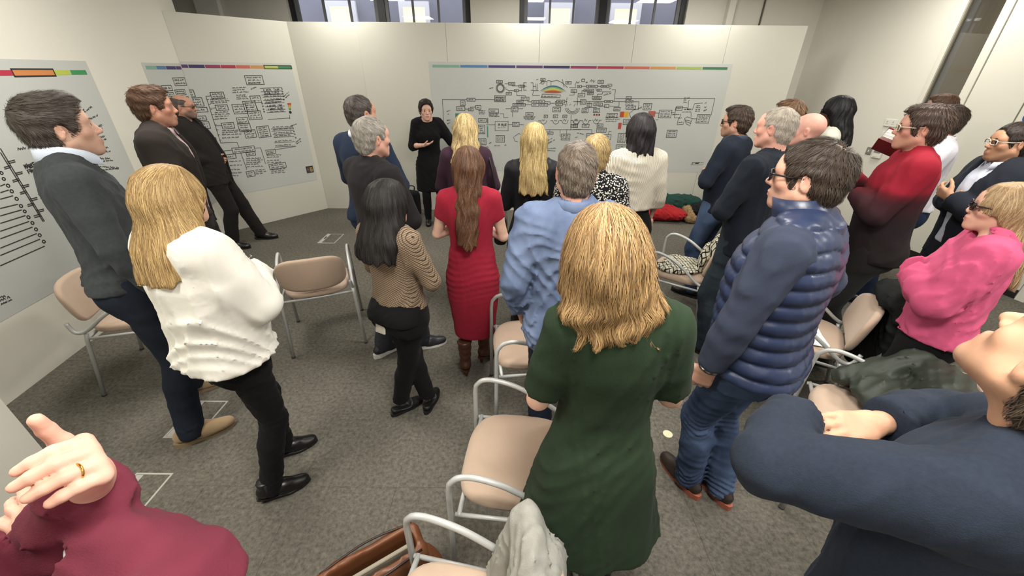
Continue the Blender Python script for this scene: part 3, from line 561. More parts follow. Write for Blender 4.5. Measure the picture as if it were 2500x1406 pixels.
side_fix(poly(t, 'exclamation_dot', [(1.060 + .018 * math.cos(a), 1.402 + .018 * math.sin(a)) for a in np.linspace(0, 6.0, 14)], '1c1c1c', -.0042))
side_fix(rect(t, 'logo_block', 1.088, .575, 1.192, .672, '2a1c22', -.0040))
for i in range(4): side_fix(rect(t, 'logo_line', 1.096, .588 + i * .018, 1.136, .596 + i * .018, '7c6270', -.0046))
for x0, x1, z1 in ((1.146, 1.153, .64), (1.162, 1.168, .636), (1.176, 1.180, .63)): side_fix(rect(t, 'logo_bar', x0, .59, x1, z1, 'd8c27c', -.0046))
side_fix(rect(t, 'logo_cap', 1.142, .643, 1.182, .652, 'b08a3c', -.0046))
# poster on the left wall
t = poster(M_LEFT, 'pale poster on the left wall with a ladder drawing and ruled lines'); sheet(t, -.0, .475, 1.945, 1.965)
for a, b_, c in ((.32, .60, '41386a'), (.61, .88, '8d3357'), (.89, 1.262, 'b02c44'), (1.270, 1.590, 'c9824a'), (1.600, 1.740, 'b0bd4e'), (1.746, 1.900, '3a8a52')): rect(t, 'colour_segment', a, 1.866, b_, 1.899, c)
K = ink_of('P', 8, .0075); K.stroke([(1.266, 1.860), (1.594, 1.860), (1.594, 1.905), (1.266, 1.905), (1.266, 1.860)], .010)
K.word('MARKET', .988, 1.296, .10, .026, .006); K.word('FORCES', .991, 1.262, .095, .024, .006)
K.m.build('drawing', m_ink, t, False, loc=(0, -.0038, 0)).__setitem__('kind', 'stuff')
# ------------------------------------------------------------------ people
def skin_mat(color, lip='b0605a', beard='4a3a30'):
    nm = 'skin_' + color + beard
    if nm in MATS: return MATS[nm]
    color = desat(color, .14)
    m = mat(nm, color, rough=0.52, bump=0.12, bscale=700, spec=0.35); nt = m.node_tree; b = nt.nodes['Principled BSDF']
    n = nt.nodes.new('ShaderNodeTexNoise'); n.inputs['Scale'].default_value = 22; n.inputs['Detail'].default_value = 3
    tc = nt.nodes.new('ShaderNodeTexCoord'); nt.links.new(tc.outputs['Object'], n.inputs['Vector'])
    c = hexc(color)
    rp = nt.nodes.new('ShaderNodeValToRGB'); nt.links.new(n.outputs['Fac'], rp.inputs['Fac'])
    rp.color_ramp.elements[0].position = .3; rp.color_ramp.elements[1].position = .75
    rp.color_ramp.elements[0].color = (c[0] * .95, c[1] * .86, c[2] * .82, 1); rp.color_ramp.elements[1].color = (min(1, c[0] * 1.05), min(1, c[1] * 1.05), min(1, c[2] * 1.05), 1)
    src = rp.outputs['Color']
    for at, col in (('blush', (c[0] * .92, c[1] * .62, c[2] * .58, 1)), ('lip', hexc(lip)), ('beard', hexc(beard))):
        a = nt.nodes.new('ShaderNodeAttribute'); a.attribute_name = at
        mx = nt.nodes.new('ShaderNodeMixRGB'); mx.inputs[2].default_value = col
        nt.links.new(a.outputs['Fac'], mx.inputs[0]); nt.links.new(src, mx.inputs[1]); src = mx.outputs[0]
    nt.links.new(src, b.inputs['Base Color'])
    return m
def hair_mat(c1, c2):
    nm = 'hair_' + c1 + c2
    if nm in MATS: return MATS[nm]
    m = mat(nm, c1, rough=0.55, spec=0.32, bump=0.25, bscale=90, stretch=(6, 6, 1)); nt = m.node_tree; b = nt.nodes['Principled BSDF']
    a = nt.nodes.new('ShaderNodeAttribute'); a.attribute_name = 'tone'
    mx = nt.nodes.new('ShaderNodeMixRGB'); mx.inputs[1].default_value = hexc(c1); mx.inputs[2].default_value = hexc(c2)
    nt.links.new(a.outputs['Fac'], mx.inputs[0]); nt.links.new(mx.outputs[0], b.inputs['Base Color'])
    return m

def limb_ik(a, c, l1, l2, bend):
    """middle joint between a and c"""
    d = c - a; L = np.linalg.norm(d); L = min(L, (l1 + l2) * 0.999); u = nrm(d)
    x = (l1 * l1 - l2 * l2 + L * L) / (2 * L); hgt = math.sqrt(max(l1 * l1 - x * x, 0))
    b = nrm(bend - u * (bend @ u)); return a + u * x + b * hgt

ARMS = {  # upper arm direction, forearm direction (x is outward), in the torso frame
    'down': ((.16, -.06, -1), (.04, .22, -1)),
    'cross': ((.30, .22, -.93), (-.92, .42, .16)),
    'cross2': ((.30, .22, -.93), (-.90, .46, .02)),
    'fold': ((.22, .34, -.91), (-.86, .48, .34)),
    'pocket': ((.45, -.30, -.84), (-.30, .45, -.84)),
    'clasp': ((.20, .02, -.98), (-.62, .72, -.30)),
    'front': ((.22, .12, -.97), (-.55, .82, .10)),
    'back': ((.25, -.35, -.90), (-.70, -.25, -.65)),
}
RING = []
def hand_prims(w, d, n, side, curl=0.5, sc=1.0, fan=0.12, thumb=0.6):
    d = nrm(d); n = nrm(np.asarray(n, float) - d * (np.asarray(n, float) @ d)); t = np.cross(d, n) * side
    t = nrm(t); out = []; k0 = w + d * 0.088 * sc
    offs = (.030, .010, -.011, -.030); lens = (.070, .080, .074, .058); back = (.004, 0, .004, .012)
    for o, L, bk in zip(offs, lens, back):
        kn = k0 + t * o * sc - d * bk * sc
        out.append((cone(w + t * o * .55 * sc, kn, .0165 * sc, .0125 * sc), .016))
    for i, (o, L, bk) in enumerate(zip(offs, lens, back)):
        bends = curl if isinstance(curl, tuple) else (curl * .7, curl, curl * .8)
        p = k0 + t * o * sc - d * bk * sc; a = bends[0]; dd = nrm(d + t * fan * (o / .03))
        for j, (fr, rr) in enumerate(((.46, .0105), (.30, .0095), (.24, .0085))):
            v = dd * math.cos(a) + n * math.sin(a); q = p + v * L * fr * sc
            if j == 0: RING.append((tuple(p + (q - p) * .62), tuple(v)))
            out.append((cone(p, q, (rr + .0005) * sc, rr * .93 * sc), .004)); p = q; a += bends[min(j + 1, 2)]
    p = w + d * .022 * sc + t * .024 * sc; v = nrm(d * .62 + t * .62 + n * (.25 + .5 * thumb))
    for j, (L, rr) in enumerate(((.044, .0165), (.033, .0125), (.026, .0108))):
        q = p + v * L * sc; out.append((cone(p, q, rr * sc, rr * .88 * sc), .010 if j == 0 else .004)); p = q; v = nrm(v + d * .28 - t * .22 * thumb)
    return out

def head_ops(fem, child=False, nose=1.0, jaw=1.0):
    j = jaw * (.90 if fem else 1.0); n = nose * (.88 if fem else 1.0)
    U, C = 'u', 'c'
    ops = [(U, ell, ((0, -.012, .030), (.075, .097, .086)), .01),
           (U, ell, ((0, .026, -.022), (.064 * (.5 + .5 * j), .066, .080)), .03),
           (U, ell, ((0, .070, .035), (.052, .022, .040)), .03),
           (U, cone, ((-.054 * j, .000, -.050), (-.020 * j, .062, -.092), .024, .019), .03),
           (U, cone, ((.054 * j, .000, -.050), (.020 * j, .062, -.092), .024, .019), .03),
           (U, ell, ((0, .072, -.093), (.024 * j, .020, .018)), .022),
           (U, ell, ((0, .070, -.060), (.034, .024, .024)), .02),
           (U, cone, ((-.040, .074, .024), (.040, .074, .024), .011 if fem else .0145), .018),
           (U, ell, ((-.044, .056, -.020), (.022, .022, .018)), .022), (U, ell, ((.044, .056, -.020), (.022, .022, .018)), .022),
           (C, ell, ((-.031, .101, .004), (.017, .014, .011)), .014), (C, ell, ((.031, .101, .004), (.017, .014, .011)), .014),
           (U, ell, ((-.031, .0800, .004), (.0155, .0140, .0135)), .006), (U, ell, ((.031, .0800, .004), (.0155, .0140, .0135)), .006),
           (C, ell, ((-.031, .0955, .0025), (.0138, .0110, .0058)), .002), (C, ell, ((.031, .0955, .0025), (.0138, .0110, .0058)), .002),
           (U, cone, ((0, .086, .014), (0, .106 * (.5 + .5 * n) + .002, -.026), .0075 * n, .0115 * n), .012),
           (U, ell, ((-.0115 * n, .097, -.031), (.0085, .011, .0075)), .007), (U, ell, ((.0115 * n, .097, -.031), (.0085, .011, .0075)), .007),
           (U, ell, ((0, .0935, -.0565), (.0235, .009, .0062)), .006), (U, ell, ((0, .0925, -.0675), (.020, .0095, .0068)), .006),
           (C, ell, ((0, .106, -.0620), (.026, .010, .0020)), .003),
           ]
    for s_ in (-1, 1):
        rot = rz(-s_ * R(24)) @ rx(R(-12))
        ops += [(U, ell, ((s_ * .0800, -.010, -.004), (.0065, .019, .031), rot), .005),
                (C, ell, ((s_ * .0890, -.004, .000), (.0060, .0105, .019), rot), .005),
                (U, ell, ((s_ * .0830, .003, -.008), (.004, .004, .007)), .004)]
    return ops

def person(P):
    g = P.get; fem = g('fem', False); s = P['h'] / 1.75; b = g('b', 1.0); lod = g('lod', 1)
    hh = {0: .0044, 1: .0062, 2: .0090}[g('hlod', lod)]; hc = {0: .0090, 1: .0125, 2: .0165}[lod]
    root = empty('person', (P['x'], P['y'], 0), R(P['yaw'])); tag(root, P['label'], 'person', 'people standing around the room')
    sk = skin_mat(g('skin', 'd2a48c'), g('lipc', 'b06a60'), g('beardc', '4a3a30'))
    # ---- skeleton
    hip = np.array(g('hip', (0, 0)), float); lean = np.array(g('lean', (0, 0.0)), float); zf = g('zfloor', 0.0)
    pel = V(hip[0], hip[1], .94 * s); N = V(hip[0] + lean[0], hip[1] + lean[1], 1.47 * s); tw = R(g('twist', 0))
    ax = lambda z: (pel[:2] + (N - pel)[:2] * np.clip((z - pel[2]) / (N[2] - pel[2]), 0, 1.15))
    T = rz(tw); sw = (.150 if fem else .176) * s * (.6 + .4 * b) * g('shw', 1.0)
    hs = (.55 + .45 * s) * g('hs', 1.0)
    Rm = rz(R(g('hyaw', 0))) @ rx(R(g('hpitch', 0))) @ ry(R(g('hroll', 0)))
    hd = np.array(g('hoff', (0, 0)), float)
    Hc = V(N[0] + hd[0], N[1] + hd[1] + .028 * s, 0); hr = g('hair') or {}; Hc[2] = P['h'] - (.116 + hr.get('t', 0) + hr.get('quiff', 0) * .8) * hs + g('hz', 0)
    HM = Matrix([list(Rm[i] * hs) + [Hc[i]] for i in range(3)] + [[0, 0, 0, 1]])
    hp = lambda q: Hc + Rm @ (np.asarray(q, float) * hs)
    sho = {d: N + T @ V(d * sw, -.012 * s, -.050 * s) for d in (-1, 1)}
    pose = {1: g('armR', 'down'), -1: g('armL', 'down')}; elb = {}; wri = {}
    for d in (-1, 1):
        a = pose[d]
        if isinstance(a, dict):   # wrist given as a point in the room
            iw = rz(-R(P['yaw'])); w_ = iw @ (V(*a['w']) - V(P['x'], P['y'], 0))
            elb[d] = limb_ik(sho[d], w_, .285 * s, .245 * s, iw @ V(*a['bend'])); wri[d] = w_; continue
        u, f_ = ARMS[a] if isinstance(a, str) else a
        m = V(d, 1, 1); L1, L2 = .285 * s, .245 * s
        elb[d] = sho[d] + T @ (nrm(V(*u) * m) * L1); wri[d] = elb[d] + T @ (nrm(V(*f_) * m) * L2)
    P['wrist'] = {d: (tuple(elb[d] + (wri[d] - elb[d]) * .97), tuple(wri[d] - elb[d])) for d in (-1, 1)}
    feet = g('feet', ((-.10, 0, 6), (.10, 0, -6)))  # x, y, yaw of left / right ankle
    ank = {-1: V(feet[0][0], feet[0][1], .085 * s), 1: V(feet[1][0], feet[1][1], .085 * s)}
    hj = {d: V(hip[0] + d * .088 * s, hip[1], .90 * s) for d in (-1, 1)}
    kne = {d: limb_ik(hj[d], ank[d], .42 * s, .415 * s, V(math.sin(-R(feet[(d + 1) // 2][2])) * .5, 1, 0)) for d in (-1, 1)}
    # ---- torso rows
    zz = (.78, .86, .94, 1.02, 1.10, 1.20, 1.30, 1.38, 1.44, 1.49)
    if fem:
        RX = (.150, .172, .172, .150, .131, .136, .146, .146, .118, .068); RY = (.105, .124, .120, .102, .094, .102, .114, .102, .080, .056)
    else:
        RX = (.150, .168, .168, .160, .155, .160, .172, .174, .146, .082); RY = (.100, .118, .118, .112, .110, .116, .122, .114, .090, .064)
    YO = (0, -.010, -.012, 0, .008, .010, .006, -.004, -.014, -.016)
    belly = g('belly', 0.0)
    def trows(t, z0=None, z1=None, wmin=0.0, flare=0.0):
        out = []
        for z, a, c, y in zip(zz, RX, RY, YO):
            Z = z * s; c_ = ax(Z); q = np.clip((Z - pel[2]) / (N[2] - pel[2]), 0, 1)
            bb = b if z < 1.40 else (1 + (b - 1) * .4)
            bl = belly * math.exp(-((z - 1.08) / .12) ** 2)
            rx_ = max(a * s * bb, wmin if z < 1.36 else 0) + t; ry_ = max(c * s * bb, wmin * .72 if z < 1.36 else 0) + t + bl * .6
            o = T @ V(0, y * s + bl * .4, 0) * q + V(0, y * s + bl * .4, 0) * (1 - q)
            out.append((Z, c_[0] + o[0], c_[1] + o[1], rx_, ry_, tw * q))
        return out
    def crop(rows, z0=None, z1=None):
        A = np.array(rows); lo = A[0, 0] if z0 is None else z0; hi = A[-1, 0] if z1 is None else z1
        zs = sorted(set([lo, hi] + [z for z in A[:, 0] if lo < z < hi]))
        return [tuple([z] + [np.interp(z, A[:, 0], A[:, i]) for i in range(1, 6)]) for z in zs]
    ar = (.84 if fem else 1.0) * s * (.7 + .3 * b)
    def arm(d, t, f0=0.0, f1=1.0, flare=0.0, flat=False):
        """prims for the arm from fraction f0 to f1 (0 shoulder, .5 elbow, 1 wrist)"""
        A, B, C = sho[d], elb[d], wri[d]; pts = [(0, A, .054), (.25, (A + B) / 2, .048), (.5, B, .041), (.68, B + (C - B) * .36, .041), (1.0, C, .027)]
        def at(f):
            for (fa, pa, ra), (fb, pb, rb_) in zip(pts, pts[1:]):
                if f <= fb + 1e-9:
                    k = (f - fa) / (fb - fa); return pa + (pb - pa) * k, ra + (rb_ - ra) * k
        fs = [f0] + [q[0] for q in pts if f0 < q[0] < f1] + [f1]; o = []
        for a, c in zip(fs, fs[1:]):
            (p, r1), (q, r2) = at(a), at(c); o.append(cone(p, q, r1 * ar + t + flare * a, r2 * ar + t + flare * c))
        if flat:   # straight cut at the sleeve end
            lp = o[-1]; dr = nrm(q - p); f0_ = lp.fn
            lp.fn = lambda x, y, z: np.maximum(f0_(x, y, z), (x - F32(q[0])) * F32(dr[0]) + (y - F32(q[1])) * F32(dr[1]) + (z - F32(q[2])) * F32(dr[2]))
        return o
    lr = (.95 if fem else 1.0) * s * (.6 + .4 * b)
    def leg(d, t, rk=.054, ra=.036, f1=1.0, rt=.082):
        A, B, C = hj[d] + V(0, -.005, 0), kne[d], ank[d]; mid = B + (C - B) * .34 + V(0, -.012, 0) * s
        Ce = B + (C - B) * f1
        rm_ = rk * 1.0; o = [cone(A, B, rt * lr + t, rk * lr + t)]
        if f1 > .34: o += [cone(B, mid, rk * lr + t, rm_ * lr + t), cone(mid, Ce, rm_ * lr + t, (rm_ + (ra - rm_) * (f1 - .34) / .66) * lr + t)]
        else: o += [cone(B, Ce, rk * lr + t, rk * lr + t)]
        return o
    traps = lambda t: [cone(N + T @ V(d * .035 * s, -.012 * s, .015 * s), sho[d] + T @ V(-d * .02 * s, 0, .006 * s), (.040 if fem else .047) * s + t, (.045 if fem else .052) * s + t) for d in (-1, 1)]
    bust = lambda t: [ell(V(*(ax(1.27 * s)), 1.27 * s) + T @ V(d * .062 * s, .078 * s, 0), np.array((.058, .05, .055)) * s * b + t) for d in (-1, 1)] if fem else []
    nr = (.047 if fem else .058) * s * (.75 + .25 * b) * g('neckw', 1.0)
    neck = lambda t: [cone(N + V(0, -.006 * s, -.02 * s), hp((0, -.022, -.045)), nr * 1.08 + t, nr * .96 + t)]
    # ---- body: one skin mesh
    vs, fs_, nv = [], [], 0
    def put(F, sm=1, region=None):
        nonlocal nv
        v, f = F.mesh(sm); vs.append(v); fs_.append(f + nv); nv += len(v)
    shr = -.010
    core = [loft(trows(shr - .004))]; pr = core + sum([arm(d, shr) + leg(d, shr) for d in (-1, 1)], [])
    Fc = field_of(pr, .024, zhi=N[2] - .03)
    for p in pr: Fc.add(p, .03)
    put(Fc)
    hops = head_ops(fem, nose=g('nose', 1.0), jaw=g('jaw', 1.0)); npr = neck(0) + traps(-.006) + [loft(crop(trows(-.006), 1.25 * s))]
    conv = []
    for op, fn, a, k in hops:
        if fn is ell:
            rot = Rm @ (a[2] if len(a) > 2 else np.eye(3)); conv.append((op, ell(hp(a[0]), np.array(a[1]) * hs, rot), k * hs))
        else:
            conv.append((op, cone(hp(a[0]), hp(a[1]), a[2] * hs, (a[3] if len(a) > 3 else a[2]) * hs), k * hs))
    scoop = g('open_neck', .06)
    Fh = field_of([c[1] for c in conv] + neck(0), hh, pad=.02, zlo=N[2] - scoop)
    for op, p, k in conv:
        if p.lo[2] > N[2]: pass
        (Fh.add if op == 'u' else Fh.cut)(p, k)
    # widen box for open necklines
    if scoop > .061:
        F2 = field_of(npr, max(hh, .006), pad=.01, zlo=N[2] - scoop - .02, zhi=N[2] + .05)
        for p in npr: F2.add(p, .03)
        put(F2)
    for p in neck(0): Fh.add(p, .03 * s)
    put(Fh, 1)
    hands = g('hands', {})
    for d in (-1, 1):
        hcfg = hands.get(d, {})
        if hcfg is None: continue
        fd = nrm(hcfg.get('dir', wri[d] - elb[d])) if 'dir' not in hcfg else nrm(T @ np.array(hcfg['dir']))
        nn = T @ np.array(hcfg.get('n', (-d * .8, .3, -.3)))
        bare = hcfg.get('bare', .93)
        ap = arm(d, 0, bare, 1.0)
        RING.clear()
        hpz = hand_prims(wri[d], fd, nn, d, hcfg.get('curl', .45), (.92 if fem else 1.02) * s, hcfg.get('fan', .12), hcfg.get('thumb', .5))
        if g('ring') == d: P['ring_at'] = RING[2]
        Fd = field_of([q[0] for q in hpz] + ap, hcfg.get('res', {0: .0052, 1: .0064, 2: .009}[lod]), pad=.012)
        for p in ap: Fd.add(p, .012)
        for p, k in hpz: Fd.add(p, k)
        put(Fd)
    if g('bare_legs'):
        lo_, hi_ = g('bare_legs'); lp = sum([leg(d, 0) for d in (-1, 1)], []); Fl = field_of(lp, .008, zlo=lo_, zhi=hi_)
        for p in lp: Fl.add(p, .012)
        put(Fl)
    v = np.concatenate(vs); f = np.concatenate(fs_)
    me = new_mesh('body', v, f)
    q = ((v - Hc) @ Rm) / hs
    gs = lambda c, r: np.exp(-(((q - np.array(c)) / np.array(r)) ** 2).sum(1))
    lip = np.clip((gs((0, .098, -.062), (.021, .03, .0085))) * 1.5, 0, 1) * (.95 if fem else .6)
    blush = np.clip(gs((.045, .06, -.022), (.022, .04, .02)) + gs((-.045, .06, -.022), (.022, .04, .02)) + .9 * gs((0, .11, -.03), (.013, .015, .012)) + .8 * gs((.085, -.01, 0), (.012, .02, .03)) + .8 * gs((-.085, -.01, 0), (.012, .02, .03)), 0, 1) * g('blush', .40)
    bd = g('beard', 0.0)
    beard = np.zeros(len(v))
    if bd:
        fr = np.clip((-.028 - q[:, 2] - .35 * np.maximum(.05 - q[:, 1], 0)) / .02, 0, 1) * np.clip((q[:, 1] - .0) / .02, 0, 1) * (q[:, 2] > -.125)
        beard = np.clip(fr * bd * (1 - np.clip(lip * 1.6, 0, 1)), 0, 1)
    st = g('stubble', 0.0)   # cropped hair on the scalp
    if st: beard = np.maximum(beard, st * np.clip((q[:, 2] - .0 - .9 * np.maximum(q[:, 1] - .02, 0) + .6 * np.maximum(-q[:, 1], 0)) / .03, 0, 1) * (np.abs(q[:, 0]) < .079))
    for nm, arr in (('lip', lip), ('blush', blush), ('beard', beard)):
        a = me.attributes.new(nm, 'FLOAT', 'POINT'); a.data.foreach_set('value', arr.astype(F32))
    obj('body', me, sk, root)
    # ---- eyes, brows
    if g('face', True):
        ew = mat('eye_white', 'e8e4dc', rough=.25); 
        for d in (-1, 1):
            m_ = MB(); pts = []
            nu, nvv = 12, 8
            for i in range(nvv + 1):
                th = math.pi * i / nvv
                for k in range(nu):
                    ph = 2 * math.pi * k / nu; pts.append((.0118 * math.sin(th) * math.cos(ph), .0118 * math.cos(th), .0118 * math.sin(th) * math.sin(ph)))
            fc = [(i * nu + k, i * nu + (k + 1) % nu, (i + 1) * nu + (k + 1) % nu, (i + 1) * nu + k) for i in range(nvv) for k in range(nu)]
            m_.add(pts, fc); me = m_.mesh('eye'); me.materials.append(ew); me.materials.append(mat('iris_' + g('eyec', '3a2c22'), g('eyec', '3a2c22'), rough=.2))
            mi = np.zeros(len(me.polygons), np.int32); mi[:nu * 2] = 1; me.polygons.foreach_set('material_index', mi)
            obj('eye', me, None, root, True, mw=HM @ Matrix.Translation((d * .031, .0815, .004)))
        bw = hair_mat(*g('brow', g('hairc', ('3a2a20', '5a4432'))))
        for d in (-1, 1):
            m_ = MB(); th = .0028 if fem else .0042
            m_.tube(bez([(d * .014, .0935, .0215), (d * .030, .0925, .0265), (d * .048, .080, .0215)], 4), [th * .7] + [th] * 6 + [th * .7, th * .4], 6)
            me = m_.mesh('eyebrow'); a = me.attributes.new('tone', 'FLOAT', 'POINT'); a.data.foreach_set('value', np.full(len(me.vertices), .2, F32))
            obj('eyebrow', me, bw, root, True, mw=HM)
    # ---- glasses
    gl = g('glasses')
    if gl:
        fm = mat('spectacle_' + gl[0], gl[0], rough=.3); w_, h_ = gl[1]; th = gl[2]
        go = MB(); cy, cz = .103, .002
        for d in (-1, 1):
            ring = []
            for k in range(20):
                an = 2 * math.pi * k / 20; ca, sa = math.cos(an), math.sin(an); e = .55
                ring.append((d * .032 + w_ * math.copysign(abs(ca) ** e, ca), cy - .0006 * abs(ca) - .004 * (1 if ca * d > .5 else 0), cz + h_ * math.copysign(abs(sa) ** e, sa)))
            go.tube(ring, th, 6, closed=True)
            go.tube([(d * (.032 + w_), cy - .004, cz + h_ * .5), (d * .070, .085, cz + h_ * .5), (d * .0795, .04, cz + h_ * .45), (d * .0805, -.005, cz + .012), (d * .079, -.022, cz - .004)], th * .95, 6)
        go.tube([(-.032 + w_, cy, cz + .003), (0, cy + .004, cz + .006), (.032 - w_, cy, cz + .003)], th * .9, 6)
        gob = go.build('glasses', fm, root, True, mw=HM)
        lens = mat('lens_glass', 'ffffff', rough=.03, spec=.5)
        lens.node_tree.nodes['Principled BSDF'].inputs['Transmission Weight'].default_value = 1.0; lens.node_tree.nodes['Principled BSDF'].inputs['IOR'].default_value = 1.05
        for d in (-1, 1):
            m_ = MB(); n_ = 16; vv = []
            for yy in (cy - .0012, cy + .0004):
                for k in range(n_):
                    an = 2 * math.pi * k / n_; ca, sa = math.cos(an), math.sin(an); vv.append((d * .032 + w_ * math.copysign(abs(ca) ** .55, ca) * .97, yy - .002, cz + h_ * math.copysign(abs(sa) ** .55, sa) * .97))
            ff = [tuple(range(n_)), tuple(range(2 * n_ - 1, n_ - 1, -1))] + [(k, (k + 1) % n_, n_ + (k + 1) % n_, n_ + k) for k in range(n_)]
            m_.add(vv, ff); m_.build('lens', lens, gob, False)
    # ---- hair
    if g('hair'): hair(root, P, HM, hs, lod, fem)
    # ---- garments
    ctx = dict(P=P, s=s, b=b, fem=fem, hc=hc, root=root, trows=trows, crop=crop, arm=arm, leg=leg, traps=traps, bust=bust, neck=neck, N=N, pel=pel, T=T, ax=ax, sho=sho, elb=elb, wri=wri, hj=hj, kne=kne, ank=ank, nr=nr, hip=hip, Hc=Hc, tw=tw)
    for gm in P['wear']: GARMENTS[gm['k']](ctx, gm)
    # ---- shoes
    sh = g('shoes')
    if sh:
        for i, d in enumerate((-1, 1)):
            if g('hide_foot') == d: continue
            shoe(root, sh, ank[d], R(feet[i][2]), d, s * (.93 if fem else 1.02))
    return root

# ------------------------------------------------------------------ hair
def ribbons(paths, nor, w, tone):
    """paths (n,m,3), normals (n,m,3) -> slim three-sided strands"""
    n, m, _ = paths.shape
    t = np.gradient(paths, axis=1); t /= np.linalg.norm(t, axis=2, keepdims=True) + 1e-9
    bi = np.cross(t, nor); bi /= np.linalg.norm(bi, axis=2, keepdims=True) + 1e-9
    tp = (np.interp(np.linspace(0, 1, m), (0, .15, .7, 1), (.5, 1, 1, .12)) * 1.0)[None, :, None] * w[:, None, None]
    V3 = np.stack([paths + bi * tp, paths - bi * tp], 2)   # flat strands lying along the surface
    v = V3.reshape(-1, 3); base = (np.arange(n)[:, None] * m + np.arange(m - 1)[None, :]) * 2
    q = np.stack([base, base + 1, base + 3, base + 2], -1).reshape(-1, 4)
    return v, q, np.repeat(tone, m * 2)
def hair(root, P, HM, hs, lod, fem):
    st = dict(P['hair']); k = st['k']; rg = np.random.RandomState(st.get('seed', 1)); h = {0: .0056, 1: .0075, 2: .0100}[lod] / hs
    t = st.get('t', .012); L = st.get('L', .0); prims = []
    cap = ell((0, -.013, .030), (.0755 + t * .8, .098 + t, .086 + t))
    if k in ('short', 'bald'):
        F = Field((-.125, -.15, -.13), (.125, .14, .165), h)
        F.add(cap, .01).add(ell((0, -.050, -.032), (.062 + t * .4, .052 + t * .5, .066)), .03)
        if st.get('quiff'): 
            qf = st['quiff']; F.add(ell((0, .052, .095), (.052, .040, .012 + qf)), .03); F.add(ell((0, -.01, .10), (.062, .07, .012 + qf * .6)), .03)
        rec = st.get('recede', 0.0)
        F.cut(ell((0, .115, -.035 + rec * .4), (.112, .085 + rec, .125)), .010).cut(ell((0, .10, -.085), (.125, .1, .095)), .01)
        for d in (-1, 1): F.cut(ell((d * .088, .002, -.010), (.024, .026, .036)), .006)
        x, y, z = F.xyz; F.clip((-.026 + .62 * (y - .03)) - z + 0 * x, .008)
        if k == 'bald': F.cut(ell((0, .03, .110), (.066, .11, .065)), .012)
        F.disp(st.get('rough', .0028) * (np.sin(x * 150 + 3 * np.sin(y * 60)) * np.sin(y * 110 + 2 * np.sin(z * 70)) + np.sin(z * 130 + x * 60)) * .6)
        if st.get('thin'): F.cut(ell((0, -.075, .115), (.03, .03, .02)), .02)
    else:
        fl = st.get('flare', 0.0); w = st.get('w', 1.0); sw_ = st.get('sway', (0.0, 0.0)); bk = st.get('back', .075 if L > .22 else 0.0)
        zb = -L
        F = Field((-.17 + min(0, sw_[0]), -.21 - bk + min(0, sw_[1]), zb - .03), (.17 + max(0, sw_[0]), .14, .165), h)
        rows = []
        tpr = st.get('taper', 1.0)
        rows = [(.085, 0, -.012, .030, .045), (.06, 0, -.012, .055, .074)]
        for u in np.linspace(0, 1, 9):
            z = .03 + (zb - .03) * u
            rx_ = np.interp(u, (0, .35, .7, 1), (.072 + t * .7, .086 + t, .094 + t + fl * .5, .084 + t + fl)) * (1 + (w - 1) * min(1, u * 3)) * (1 + (tpr - 1) * u)
            ry_ = np.interp(u, (0, .3, .6, 1), (.091 + t * .8, .086 + t, .062 + t, .040 + t * .7))
            cy = np.interp(u, (0, .3, .6, 1), (-.014, -.024 - bk * .18, -.050 - bk * .62, -.068 - bk))
            rows.append((z, sw_[0] * u * u, cy + sw_[1] * u * u, rx_, ry_))
        F.add(cap, .01).add(loft(rows, 2.2), .045)
        x, y, z = F.xyz
        an = np.arctan2(x, y + .02); rag = .014 * np.sin(an * 7 + 1.3) + .010 * np.sin(an * 17 + st.get('seed', 1))
        F.clip((zb + rag + st.get('vcut', 0.0) * np.abs(x) * 3) - z, .01)
        yf = st.get('front', .035)
        F.cut(ell((0, .128, -.040), (.072, .098, .125)), .012)
        F.clip(np.where(z < -.085, y - (yf - .05), np.where(z < -.02, y - (yf + (z + .02) * .77), -.2)) + 0 * x, .012) if st.get('open', True) else None
        amp = st.get('lock', .0035); fq = st.get('fq', 11)
        F.disp(amp * np.sin(an * fq + 2.2 * np.sin(z * 26 + an * 3)) * np.clip((.09 - z) / .08, 0, 1) + amp * .6 * np.sin(an * fq * 2.3 + 3 * np.sin(z * 17)))
        if st.get('wave'): F.disp(st['wave'] * np.sin(z * 70 + 3 * an) * np.clip((-.03 - z) / .08, 0, 1))
    v, f = F.mesh(1)
    if len(v) == 0: return
    tone = .30 + .22 * np.sin(np.arctan2(v[:, 0], v[:, 1] + .02) * 9 + 4 * v[:, 2] * 10) * .5 + .08 * rg.normal(size=len(v))
    n = int(st.get('n', {0: 2200, 1: 900, 2: 420}[lod]) * {0: 1.1, 1: .85, 2: .8}[lod]); nseg = min(9, st.get('seg', 8 if k == 'long' else 5))
    ix = rg.randint(0, len(v), n); p = v[ix].copy()
    crown = np.array(st.get('crown', (0, -.055, .12) if k != 'long' else (0, .02, .13)))
    step = st.get('step', .019 if k == 'long' else .0068); lift = st.get('lift', .002 if k == 'long' else .004)
    P_, N_ = [], []; jit = rg.normal(size=(n, 3)) * st.get('jit', .18)
    up = np.array(st.get('bias', (0, 0, 0)), float)
